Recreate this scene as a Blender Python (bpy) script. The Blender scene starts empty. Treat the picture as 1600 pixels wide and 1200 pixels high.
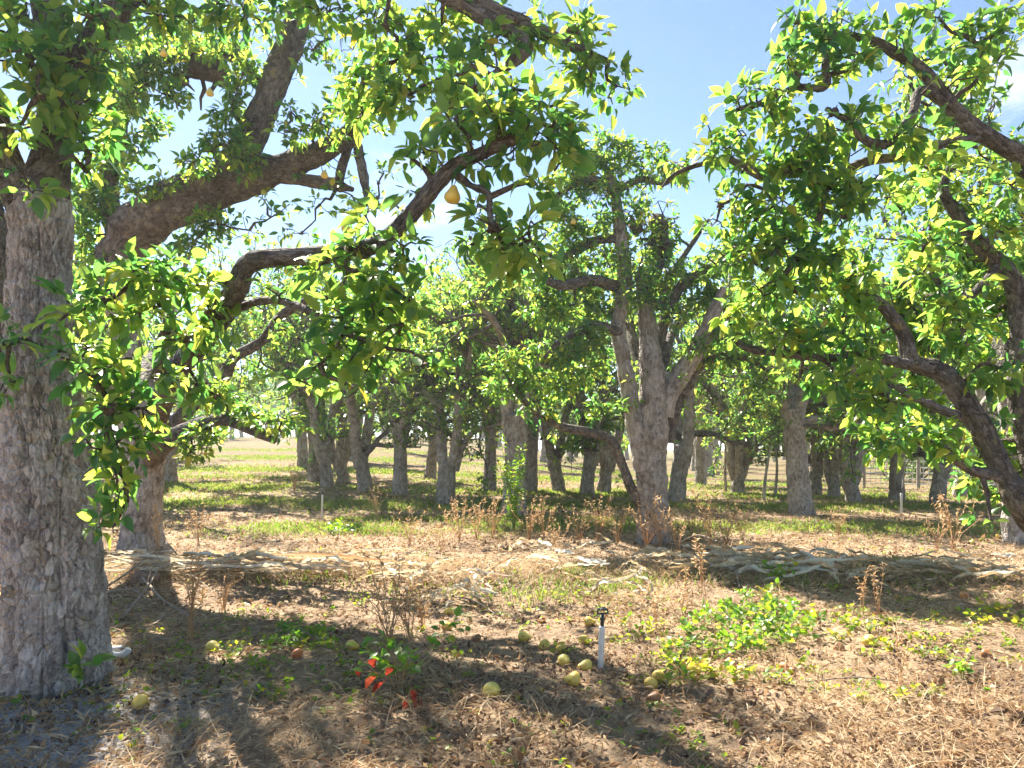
import bpy, math, random
import numpy as np
from mathutils import Vector, Matrix

# ------------------------------------------------------------------ camera, sky, sun, exposure
SC = bpy.context.scene
COL = SC.collection
F, HOR, CH = 1142.0, 700.0, 1.2          # focal length and horizon row in photo pixels, eye height in metres
cam_d = bpy.data.cameras.new('camera')
cam = bpy.data.objects.new('camera', cam_d)
COL.objects.link(cam)
cam.location = (0, 0, CH)
cam.rotation_euler = (math.radians(90), 0, 0)
cam_d.sensor_width = 36
cam_d.lens = F / 1600 * 36
cam_d.shift_y = (HOR - 600) / 1600
cam_d.clip_start = 0.05
cam_d.clip_end = 3000
SC.camera = cam

SUN_EL, SUN_AZ = 47.0, -30.0             # azimuth measured from +Y towards +X
SKY_STRENGTH = 0.055
SUN_STRENGTH = 5.0
EXPOSURE = 2.17
world = bpy.data.worlds.new('World')
SC.world = world
world.use_nodes = True
wn, wl = world.node_tree.nodes, world.node_tree.links
wn.clear()
w_out = wn.new('ShaderNodeOutputWorld')
w_bg = wn.new('ShaderNodeBackground')
w_sky = wn.new('ShaderNodeTexSky')
w_sky.sky_type = 'NISHITA'
w_sky.sun_disc = False
w_sky.sun_elevation = math.radians(SUN_EL)
w_sky.sun_rotation = math.radians(SUN_AZ)
w_sky.altitude = 300
w_sky.air_density = 0.85
w_sky.dust_density = 0.15
w_sky.ozone_density = 1.6
w_tc = wn.new('ShaderNodeTexCoord')
w_map = wn.new('ShaderNodeMapping')
w_map.inputs['Scale'].default_value = (1.0, 1.0, 2.6)
w_noise = wn.new('ShaderNodeTexNoise')
w_noise.inputs['Scale'].default_value = 3.4
w_noise.inputs['Detail'].default_value = 7
w_noise.inputs['Roughness'].default_value = 0.62
w_ramp = wn.new('ShaderNodeValToRGB')
w_ramp.color_ramp.elements[0].position = 0.60
w_ramp.color_ramp.elements[0].color = (0, 0, 0, 1)
w_ramp.color_ramp.elements[1].position = 0.78
w_ramp.color_ramp.elements[1].color = (0.85, 0.85, 0.85, 1)
w_mix = wn.new('ShaderNodeMixRGB')
w_mix.inputs['Color2'].default_value = (6.6, 6.9, 7.2, 1)
wl.new(w_tc.outputs['Generated'], w_map.inputs['Vector'])
wl.new(w_map.outputs['Vector'], w_noise.inputs['Vector'])
wl.new(w_noise.outputs['Fac'], w_ramp.inputs['Fac'])
wl.new(w_ramp.outputs['Color'], w_mix.inputs['Fac'])
wl.new(w_sky.outputs['Color'], w_mix.inputs['Color1'])
wl.new(w_mix.outputs['Color'], w_bg.inputs['Color'])
w_bg.inputs['Strength'].default_value = SKY_STRENGTH
wl.new(w_bg.outputs['Background'], w_out.inputs['Surface'])

sun_d = bpy.data.lights.new('sun', 'SUN')
sun_d.energy = SUN_STRENGTH
sun_d.angle = math.radians(0.53)
sun_d.color = (1.0, 0.93, 0.82)
sun = bpy.data.objects.new('sun', sun_d)
COL.objects.link(sun)
_el, _az = math.radians(SUN_EL), math.radians(SUN_AZ)
S_DIR = Vector((math.sin(_az) * math.cos(_el), math.cos(_az) * math.cos(_el), math.sin(_el)))
sun.rotation_euler = S_DIR.to_track_quat('Z', 'Y').to_euler()
sun.location = S_DIR * 60

SC.render.engine = 'CYCLES'
SC.view_settings.view_transform = 'Standard'
SC.view_settings.look = 'None'
SC.view_settings.gamma = 1.0
SC.view_settings.use_curve_mapping = False
SC.view_settings.exposure = EXPOSURE
SC.cycles.max_bounces = 10
SC.cycles.diffuse_bounces = 5
SC.cycles.transmission_bounces = 6
SC.cycles.glossy_bounces = 2
SC.cycles.caustics_reflective = False
SC.cycles.caustics_refractive = False
SC.cycles.sample_clamp_indirect = 6.0
SC.cycles.use_adaptive_sampling = True
SC.cycles.adaptive_threshold = 0.02

RNG = np.random.default_rng(11)
random.seed(5)

# ------------------------------------------------------------------ noise (vectorised)
def _hash(ix, iy, iz, seed):
    h = (ix.astype(np.int64) * 374761393 + iy.astype(np.int64) * 668265263 + iz.astype(np.int64) * 2147483647
         + seed * 974634777) & 0xFFFFFFFF
    h = ((h ^ (h >> 13)) * 1274126177) & 0xFFFFFFFF
    h = h ^ (h >> 16)
    return (h & 0xFFFFFF) / float(0x1000000)

def vnoise(p, seed=0):
    p = np.asarray(p, float)
    i = np.floor(p).astype(np.int64)
    f = p - i
    f = f * f * (3 - 2 * f)
    r = 0
    for dx in (0, 1):
        wx = f[..., 0] if dx else 1 - f[..., 0]
        for dy in (0, 1):
            wy = f[..., 1] if dy else 1 - f[..., 1]
            for dz in (0, 1):
                wz = f[..., 2] if dz else 1 - f[..., 2]
                r = r + wx * wy * wz * _hash(i[..., 0] + dx, i[..., 1] + dy, i[..., 2] + dz, seed)
    return r * 2 - 1

def fbm(p, octv=4, seed=0, gain=0.5):
    p = np.asarray(p, float)
    a, s, tot = 1.0, 0.0, 0.0
    for k in range(octv):
        s = s + a * vnoise(p * (2.03 ** k) + 17.3 * k, seed + k)
        tot += a
        a *= gain
    return s / tot

def sstep(a, b, x):
    t = np.clip((x - a) / (b - a), 0, 1)
    return t * t * (3 - 2 * t)

def unit(v):
    v = np.asarray(v, float)
    return v / np.maximum(np.linalg.norm(v, axis=-1, keepdims=True), 1e-9)

# ------------------------------------------------------------------ terrain
def terrain_base(x, y):
    x = np.asarray(x, float); y = np.asarray(y, float)
    a = 0.004 + 0.054 * sstep(9.0, -9.0, x)
    run = np.clip(y - 13.0, 0, None)
    run = 62 * (1 - np.exp(-run / 62.0))
    return a * run

def terrain(x, y):
    x = np.asarray(x, float); y = np.asarray(y, float)
    z = terrain_base(x, y)
    p = np.stack([x, y, np.zeros_like(x)], -1)
    z = z + 0.035 * fbm(p * 0.55, 3, 5)
    near = np.exp(-np.clip(np.hypot(x, y - 5) - 9, 0, None) / 6.0)
    z = z + near * (0.030 * fbm(p * 3.1, 3, 9) + 0.022 * fbm(p * 11.0, 4, 21, 0.65))
    z = z + 0.05 * np.exp(-((y - 7.15 - 0.02 * x) / 0.45) ** 2) * sstep(-4.2, -3.4, x)      # low ridge under the windrow
    return z

def at(px, py, d):                        # photo pixel + depth -> world point
    return np.array([(px - 800) / F * d, d, CH - (py - HOR) / F * d])

def ground_at(px, py):                    # photo pixel on the ground -> world point
    lo, prev = 1.5, None
    d = 1.5
    while d < 120:
        p = at(px, py, d)
        h = p[2] - float(terrain_base(p[0], p[1]))
        if h <= 0:
            break
        d += 0.05
    return np.array([p[0], p[1], float(terrain(p[0], p[1]))])

def gz(x, y):
    return float(terrain(x, y))

# ------------------------------------------------------------------ mesh helpers
class MB:
    """collects polygons of one size group; builds ONE mesh"""
    def __init__(self):
        self.v, self.f, self.t, self.uv = [], [], [], []
        self.n = 0
    def add(self, verts, faces, tint=None, uv=None):
        verts = np.asarray(verts, np.float32)
        self.v.append(verts)
        faces = np.asarray(faces, np.int64)
        self.f.append(faces + self.n)
        self.n += len(verts)
        self.t.append(np.zeros(len(faces), np.float32) if tint is None else np.broadcast_to(np.asarray(tint, np.float32), (len(faces),)))
        self.uv.append(None if uv is None else np.asarray(uv, np.float32))
    def mesh(self, name, smooth=True):
        me = bpy.data.meshes.new(name)
        if not self.v:
            return me
        V = np.concatenate(self.v)
        tot, start, idx, tint, uvs = [], [], [], [], []
        off = 0
        has_uv = any(u is not None for u in self.uv)
        for f, t, u in zip(self.f, self.t, self.uv):
            k = f.shape[1]
            idx.append(f.ravel())
            start.append(off + np.arange(len(f)) * k)
            tot.append(np.full(len(f), k))
            off += f.size
            tint.append(t)
            if has_uv:
                uvs.append(np.zeros((f.size, 2), np.float32) if u is None else u.reshape(-1, 2))
        idx = np.concatenate(idx).astype(np.int32)
        start = np.concatenate(start).astype(np.int32)
        tot = np.concatenate(tot).astype(np.int32)
        me.vertices.add(len(V)); me.vertices.foreach_set('co', V.ravel())
        me.loops.add(len(idx)); me.loops.foreach_set('vertex_index', idx)
        me.polygons.add(len(start)); me.polygons.foreach_set('loop_start', start); me.polygons.foreach_set('loop_total', tot)
        a = me.attributes.new('tint', 'FLOAT', 'FACE')
        a.data.foreach_set('value', np.concatenate(tint).astype(np.float32))
        if has_uv:
            ul = me.uv_layers.new(name='UVMap')
            ul.data.foreach_set('uv', np.concatenate(uvs).ravel())
        me.polygons.foreach_set('use_smooth', np.full(len(start), smooth))
        me.update(calc_edges=True)
        me.validate()
        return me

def link(name, me, mat=None, parent=None, loc=None):
    o = bpy.data.objects.new(name, me)
    COL.objects.link(o)
    if mat is not None and me is not None and len(me.materials) == 0:
        me.materials.append(mat)
    if parent is not None:
        o.parent = parent
    if loc is not None:
        o.location = loc
    return o

def tag(o, label, cat, group=None):
    o['label'] = label
    o['category'] = cat
    if group:
        o['group'] = group
    return o

def empty(name, loc, label, cat, group=None, rz=0.0):
    o = bpy.data.objects.new(name, None)
    COL.objects.link(o)
    o.empty_display_size = 0.2
    o.location = loc
    o.rotation_euler = (0, 0, rz)
    return tag(o, label, cat, group)

def copy_tree(o, parent=None):
    c = o.copy()
    COL.objects.link(c)
    if parent is not None:
        c.parent = parent
    for ch in list(o.children):
        copy_tree(ch, c)
    return c

def resample(pts, rad, step):
    """Catmull-Rom through pts, radii alongside"""
    P = np.asarray(pts, float); R = np.asarray(rad, float)
    n = len(P)
    ext = np.vstack([2 * P[0] - P[1], P, 2 * P[-1] - P[-2]])
    out, rr = [], []
    for i in range(n - 1):
        p0, p1, p2, p3 = ext[i], ext[i + 1], ext[i + 2], ext[i + 3]
        L = np.linalg.norm(p2 - p1)
        m = max(1, int(round(L / step)))
        t = (np.arange(m) / m)[:, None]
        out.append(0.5 * ((2 * p1) + (-p0 + p2) * t + (2 * p0 - 5 * p1 + 4 * p2 - p3) * t ** 2 + (-p0 + 3 * p1 - 3 * p2 + p3) * t ** 3))
        tt = t[:, 0]; tt = tt * tt * (3 - 2 * tt)
        rr.append(R[i] * (1 - tt) + R[i + 1] * tt)
    out.append(P[-1:]); rr.append(R[-1:])
    return np.vstack(out), np.concatenate(rr)

def plates(u, v, nu, ch, seed):
    """bark plates: distance to the crack network, periodic round the trunk (u in 0..1, v in metres)"""
    x = u * nu; y = v / ch
    ix = np.floor(x).astype(np.int64); iy = np.floor(y).astype(np.int64)
    f1 = np.full(x.shape, 9.0); f2 = np.full(x.shape, 9.0)
    z0 = np.zeros_like(ix)
    for dx in (-1, 0, 1):
        for dy in (-1, 0, 1):
            cx, cy = ix + dx, iy + dy
            w = np.mod(cx, nu)
            jx = _hash(w, cy, z0, seed); jy = _hash(w, cy, z0 + 1, seed)
            d = np.hypot(cx + 0.1 + 0.8 * jx - x, cy + 0.1 + 0.8 * jy - y)
            m = d < f1
            f2 = np.where(m, f1, np.minimum(f2, d)); f1 = np.where(m, d, f1)
    return f2 - f1

def tube(mb, pts, rad, seg=8, step=None, bump=0.0, lump=0.0, seed=0, bark=0.0, plate=0.035, flare=0.0, zbase=0.0, cap=True, tint=0.0, smooth_pts=True, clefts=()):
    pts = np.asarray(pts, float); rad = np.asarray(rad, float)
    if step is None:
        step = max(0.03, float(np.mean(rad)) * 1.5)
    if smooth_pts and len(pts) > 2 or step:
        P, R = resample(pts, rad, step)
    else:
        P, R = pts, rad
    n = len(P)
    T = np.gradient(P, axis=0)
    T = unit(T)
    ref = np.array([0.0, 1.0, 0.0])
    if abs(T[0] @ ref) > 0.9:
        ref = np.array([0.0, 0.3, -1.0])
    A = np.zeros((n, 3))
    a = ref - (ref @ T[0]) * T[0]
    a /= np.linalg.norm(a)
    for i in range(n):
        a = a - (a @ T[i]) * T[i]
        a /= max(np.linalg.norm(a), 1e-9)
        A[i] = a
    B = np.cross(T, A)
    th = np.arange(seg) / seg * 2 * np.pi
    ln = np.concatenate([[0], np.cumsum(np.linalg.norm(np.diff(P, axis=0), axis=1))])
    rr = np.repeat(R[:, None], seg, 1)
    dirs = A[:, None, :] * np.cos(th)[None, :, None] + B[:, None, :] * np.sin(th)[None, :, None]
    base = P[:, None, :] + dirs * rr[..., None]
    if lump:
        rr = rr * (1 + lump * fbm(base * (0.55 / max(float(np.mean(R)), 0.02)), 3, seed))
    if flare:
        z = P[:, 2:3] - zbase
        ph = seed * 1.7
        rr = rr * (1 + flare * np.exp(-np.clip(z, 0, None) / 0.22) * (0.5 + 0.5 * np.cos(5 * th[None, :] + ph + 0.9 * np.sin(2 * th[None, :] + ph))))
    if bark:
        nu = max(5, int(round(2 * np.pi * float(np.median(R)) / plate)))
        U = np.repeat((th / (2 * np.pi))[None, :], n, 0)
        V = np.repeat(ln[:, None], seg, 1)
        wv = fbm(base * 9.0, 3, seed + 3)
        U2 = np.mod(U + 0.018 * wv + 0.02 * np.sin(V * 3.0), 1.0)
        e = plates(U2, V + 0.03 * wv, nu, plate * 2.8, seed) - 0.10 * np.clip(fbm(base * 7, 2, seed + 31), 0, 1) + 0.03
        e2 = plates(np.mod(U2 + .37 + .01 * fbm(base * 30, 2, seed + 11), 1.0), V, nu * 2, plate * 1.1, seed + 5)
        furrow = 1 - sstep(0.0, 0.13, np.abs(fbm(base * np.array([13, 13, 2.0]) * (0.036 / plate) ** .5, 2, seed + 41)))
        rr = rr - bark * 0.85 * furrow
        rr = rr + bark * (0.8 * sstep(0.02, 0.13, e) + 0.35 * sstep(0.0, 0.12, e2) - 0.9 + 0.5 * fbm(base * np.array([16, 16, 6]), 2, seed + 21)) + bark * 0.3 * fbm(base * 50, 2, seed + 8)
    for (c_th, z0, z1, dep, wid) in clefts:
        z = P[:, 2:3] - zbase
        wob = 0.10 * fbm(np.stack([z[:, 0] * 5, z[:, 0] * 0 + c_th, z[:, 0] * 0], -1), 2, seed)[:, None]
        env = sstep(z0, z0 + .15 * (z1 - z0) + .02, z) * sstep(z1, z1 - .4 * (z1 - z0), z)
        rr = rr - dep * env * np.exp(-((th[None, :] - c_th - wob) / wid) ** 2) + 0.3 * dep * env * np.exp(-((np.abs(th[None, :] - c_th - wob) - 2.2 * wid) / wid) ** 2)
    if bump:
        rr = rr + bump * fbm(base * 14, 3, seed + 5)
    V3 = P[:, None, :] + dirs * rr[..., None]
    verts = V3.reshape(-1, 3)
    i = np.arange(n - 1)[:, None] * seg
    j = np.arange(seg)[None, :]
    j2 = (j + 1) % seg
    faces = np.stack([i + j, i + j2, i + seg + j2, i + seg + j], -1).reshape(-1, 4)
    circ = 2 * np.pi * float(np.mean(R))
    u0 = (j / seg * circ) + 0 * i; u1 = ((j + 1) / seg * circ) + 0 * i
    v0 = np.repeat(ln[:-1][:, None], seg, 1); v1 = np.repeat(ln[1:][:, None], seg, 1)
    off = (seed % 37) * 3.1
    uv = np.stack([np.stack([u0 + off, v0], -1), np.stack([u1 + off, v0], -1), np.stack([u1 + off, v1], -1), np.stack([u0 + off, v1], -1)], 2).reshape(-1, 2)
    mb.add(verts, faces, tint, uv)
    if cap:
        tipv = np.vstack([verts[-seg:], P[-1] + T[-1] * R[-1] * 0.5])
        k = np.arange(seg)
        mb.add(tipv, np.stack([k, (k + 1) % seg, np.full(seg, seg)], -1), tint)
    return P, R

# --- leaves
def leaf_template(detail):
    if detail:
        # 11 blade points: base, three rows of three, tip; then a thin petiole
        v = [(0, 0, 0)]
        for y, w, z in ((0.18, 0.19, 0.08), (0.45, 0.26, 0.11), (0.76, 0.16, 0.07)):
            v += [(-w, y - 0.02, z), (0, y, 0), (w, y - 0.02, z)]
        v += [(0, 1.0, 0)]
        v = np.array(v, float)
        f = [(0, 2, 1, 0), (0, 3, 2, 0)]
        tri = np.array([(0, 2, 1), (0, 3, 2), (7, 8, 10), (8, 9, 10)])
        quad = np.array([(1, 2, 5, 4), (2, 3, 6, 5), (4, 5, 8, 7), (5, 6, 9, 8)])
        pet = np.array([(-0.012, -0.38, 0.0), (0.012, -0.38, 0.0), (0.012, 0.03, 0.004), (-0.012, 0.03, 0.004)])
        v = np.vstack([v, pet])
        quad = np.vstack([quad, [(11, 12, 13, 14)]])
        return v, [tri, quad]
    v = np.array([(0, -0.05, 0), (-0.27, 0.42, 0.09), (0, 1.0, -0.05), (0.27, 0.42, 0.09)], float)
    return v, [np.array([(0, 2, 1), (0, 3, 2)])]

LT = {True: leaf_template(True), False: leaf_template(False)}

def leaf_frames(pos, d, nrm):
    y = unit(d)
    z = nrm - np.sum(nrm * y, 1, keepdims=True) * y
    z = unit(z)
    x = np.cross(y, z)
    return x, y, z

def add_leaves(mb, pos, d, nrm, size, curl, tint, detail, wid=None):
    if len(pos) == 0:
        return
    tv, tf = LT[detail]
    x, y, z = leaf_frames(pos, d, nrm)
    n = len(pos)
    w = np.ones(n) if wid is None else wid
    lx = tv[None, :, 0] * w[:, None]
    ly = np.repeat(tv[None, :, 1], n, 0)
    lz = tv[None, :, 2] - curl[:, None] * np.clip(ly, 0, None) ** 2
    V = pos[:, None, :] + size[:, None, None] * (lx[..., None] * x[:, None, :] + ly[..., None] * y[:, None, :] + lz[..., None] * z[:, None, :])
    k = len(tv)
    base = np.arange(n)[:, None, None] * k
    first = True
    flat = V.reshape(-1, 3)
    for f in tf:
        faces = (base + f[None]).reshape(-1, f.shape[1])
        tt = np.repeat(tint, len(f))
        if first:
            mb.add(flat, faces, tt)
            n0 = mb.n - len(flat)
            first = False
        else:
            mb.v.append(np.zeros((0, 3), np.float32)); mb.f.append(faces + n0); mb.t.append(tt.astype(np.float32)); mb.uv.append(None)

def spur_leaves(rng, P, D, nper, size):
    """whorls of leaves at spur points P (S,3) growing towards D"""
    S = len(P)
    cnt = rng.integers(nper[0], nper[1] + 1, S)
    I = np.repeat(np.arange(S), cnt)
    n = len(I)
    rnd = unit(rng.normal(size=(n, 3)))
    d = unit(D[I] * 0.75 + rnd * 1.05 + np.array([0, 0, -0.22]))
    sz = size * np.clip(rng.normal(1.0, 0.28, n), 0.4, 1.5)
    pos = P[I] + d * (0.34 * sz)[:, None] + rng.normal(size=(n, 3)) * 0.012
    nrm = unit(np.array([0, 0, 1.0]) + rng.normal(size=(n, 3)) * 0.55)
    curl = np.clip(rng.normal(0.3, 0.24, n), -0.15, 0.85)
    tint = np.clip(rng.normal(0.38, 0.24, n) + 0.12 * rng.normal(size=S)[I], 0, 1)
    yel = rng.random(n) < 0.01
    tint = np.where(yel, 1.0, np.minimum(tint, 0.85))
    wid = np.clip(rng.normal(1.0, 0.13, n), 0.7, 1.3)
    return dict(pos=pos, d=d, nrm=nrm, size=sz, curl=curl, tint=tint, wid=wid)

# ------------------------------------------------------------------ materials
def new_mat(name):
    m = bpy.data.materials.new(name)
    m.use_nodes = True
    nt = m.node_tree
    nt.nodes.clear()
    out = nt.nodes.new('ShaderNodeOutputMaterial')
    return m, nt.nodes, nt.links, out

def ramp(nodes, stops):
    r = nodes.new('ShaderNodeValToRGB')
    el = r.color_ramp.elements
    while len(el) < len(stops):
        el.new(0.5)
    for e, (p, c) in zip(el, stops):
        e.position = p
        e.color = (*c, 1) if len(c) == 3 else c
    return r

def mat_leaf(name, stops, tstops, transl=0.45, rough=0.36, spec=0.5):
    m, n, l, out = new_mat(name)
    at_ = n.new('ShaderNodeAttribute'); at_.attribute_name = 'tint'
    oi = n.new('ShaderNodeObjectInfo')
    geo = n.new('ShaderNodeNewGeometry')
    nz = n.new('ShaderNodeTexNoise'); nz.inputs['Scale'].default_value = 2.3; nz.inputs['Detail'].default_value = 3
    l.new(geo.outputs['Position'], nz.inputs['Vector'])
    mr = n.new('ShaderNodeMath'); mr.operation = 'MULTIPLY_ADD'; mr.inputs[1].default_value = 0.5; mr.inputs[2].default_value = -0.25
    l.new(nz.outputs['Fac'], mr.inputs[0])
    ad = n.new('ShaderNodeMath'); ad.operation = 'ADD'; ad.use_clamp = True
    l.new(at_.outputs['Fac'], ad.inputs[0]); l.new(mr.outputs[0], ad.inputs[1])
    r1 = ramp(n, stops); r2 = ramp(n, tstops)
    l.new(ad.outputs[0], r1.inputs['Fac']); l.new(ad.outputs[0], r2.inputs['Fac'])
    p = n.new('ShaderNodeBsdfPrincipled')
    p.inputs['Roughness'].default_value = rough
    p.inputs['Specular IOR Level'].default_value = spec
    sp = n.new('ShaderNodeTexNoise'); sp.inputs['Scale'].default_value = 45; sp.inputs['Detail'].default_value = 5
    l.new(geo.outputs['Position'], sp.inputs['Vector'])
    sr = ramp(n, [(0.60, (0, 0, 0)), (0.70, (0.55, 0.55, 0.55))]); l.new(sp.outputs['Fac'], sr.inputs['Fac'])
    sm1 = n.new('ShaderNodeMixRGB'); sm1.inputs['Color2'].default_value = (0.10, 0.06, 0.025, 1)
    l.new(sr.outputs['Color'], sm1.inputs['Fac']); l.new(r1.outputs['Color'], sm1.inputs['Color1'])
    l.new(sm1.outputs['Color'], p.inputs['Base Color'])
    fine = n.new('ShaderNodeTexNoise'); fine.inputs['Scale'].default_value = 60
    l.new(geo.outputs['Position'], fine.inputs['Vector'])
    bp = n.new('ShaderNodeBump'); bp.inputs['Strength'].default_value = 0.12; bp.inputs['Distance'].default_value = 0.01
    l.new(fine.outputs['Fac'], bp.inputs['Height']); l.new(bp.outputs['Normal'], p.inputs['Normal'])
    t = n.new('ShaderNodeBsdfTranslucent')
    l.new(r2.outputs['Color'], t.inputs['Color'])
    mx = n.new('ShaderNodeMixShader'); mx.inputs['Fac'].default_value = transl
    l.new(p.outputs[0], mx.inputs[1]); l.new(t.outputs[0], mx.inputs[2])
    l.new(mx.outputs[0], out.inputs['Surface'])
    return m

M_LEAF = mat_leaf('pear_leaf',
                  [(0.0, (0.026, 0.082, 0.046)), (0.45, (0.056, 0.135, 0.042)), (0.85, (0.11, 0.18, 0.035)), (1.0, (0.34, 0.26, 0.03))],
                  [(0.0, (0.12, 0.36, 0.07)), (0.3, (0.27, 0.52, 0.075)), (0.55, (0.50, 0.70, 0.085)), (0.85, (0.76, 0.80, 0.11)), (1.0, (0.9, 0.7, 0.08))],
                  transl=0.54, rough=0.29)
M_WEED = mat_leaf('weed_leaf',
                  [(0.0, (0.03, 0.10, 0.02)), (0.5, (0.07, 0.18, 0.02)), (0.9, (0.22, 0.26, 0.02)), (1.0, (0.4, 0.3, 0.03))],
                  [(0.0, (0.16, 0.42, 0.03)), (0.5, (0.30, 0.58, 0.03)), (0.9, (0.62, 0.66, 0.04)), (1.0, (0.8, 0.6, 0.05))],
                  transl=0.45, rough=0.45)
M_GRASS = mat_leaf('grass_blade',
                   [(0.0, (0.05, 0.095, 0.018)), (0.5, (0.10, 0.15, 0.025)), (0.85, (0.22, 0.21, 0.05)), (1.0, (0.32, 0.25, 0.10))],
                   [(0.0, (0.16, 0.34, 0.03)), (0.5, (0.30, 0.44, 0.04)), (0.85, (0.48, 0.47, 0.10)), (1.0, (0.48, 0.40, 0.18))],
                   transl=0.45, rough=0.5)
M_REDLEAF = mat_leaf('red_leaf',
                     [(0.0, (0.22, 0.03, 0.02)), (1.0, (0.38, 0.08, 0.03))],
                     [(0.0, (0.32, 0.035, 0.02)), (1.0, (0.45, 0.10, 0.04))], transl=0.45, rough=0.45)
M_DRYWEED = mat_leaf('dry_weed',
                     [(0.0, (0.34, 0.21, 0.12)), (0.5, (0.52, 0.37, 0.22)), (1.0, (0.66, 0.53, 0.36))],
                     [(0.0, (0.55, 0.29, 0.13)), (0.5, (0.7, 0.45, 0.22)), (1.0, (0.75, 0.58, 0.36))], transl=0.4, rough=0.8, spec=0.15)
M_HUSK = mat_leaf('corn_leaf',
                  [(0.0, (0.40, 0.28, 0.17)), (0.35, (0.56, 0.47, 0.33)), (0.7, (0.66, 0.61, 0.50)), (1.0, (0.76, 0.74, 0.68))],
                  [(0.0, (0.5, 0.27, 0.12)), (0.4, (0.62, 0.47, 0.26)), (0.8, (0.68, 0.58, 0.40)), (1.0, (0.7, 0.64, 0.5))], transl=0.28, rough=0.6, spec=0.25)
M_LITTER = mat_leaf('leaf_litter',
                    [(0.0, (0.08, 0.05, 0.035)), (0.35, (0.21, 0.125, 0.07)), (0.7, (0.42, 0.29, 0.16)), (1.0, (0.58, 0.47, 0.31))],
                    [(0.0, (0.15, 0.08, 0.04)), (0.5, (0.5, 0.28, 0.14)), (1.0, (0.65, 0.5, 0.3))], transl=0.25, rough=0.75, spec=0.2)

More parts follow.
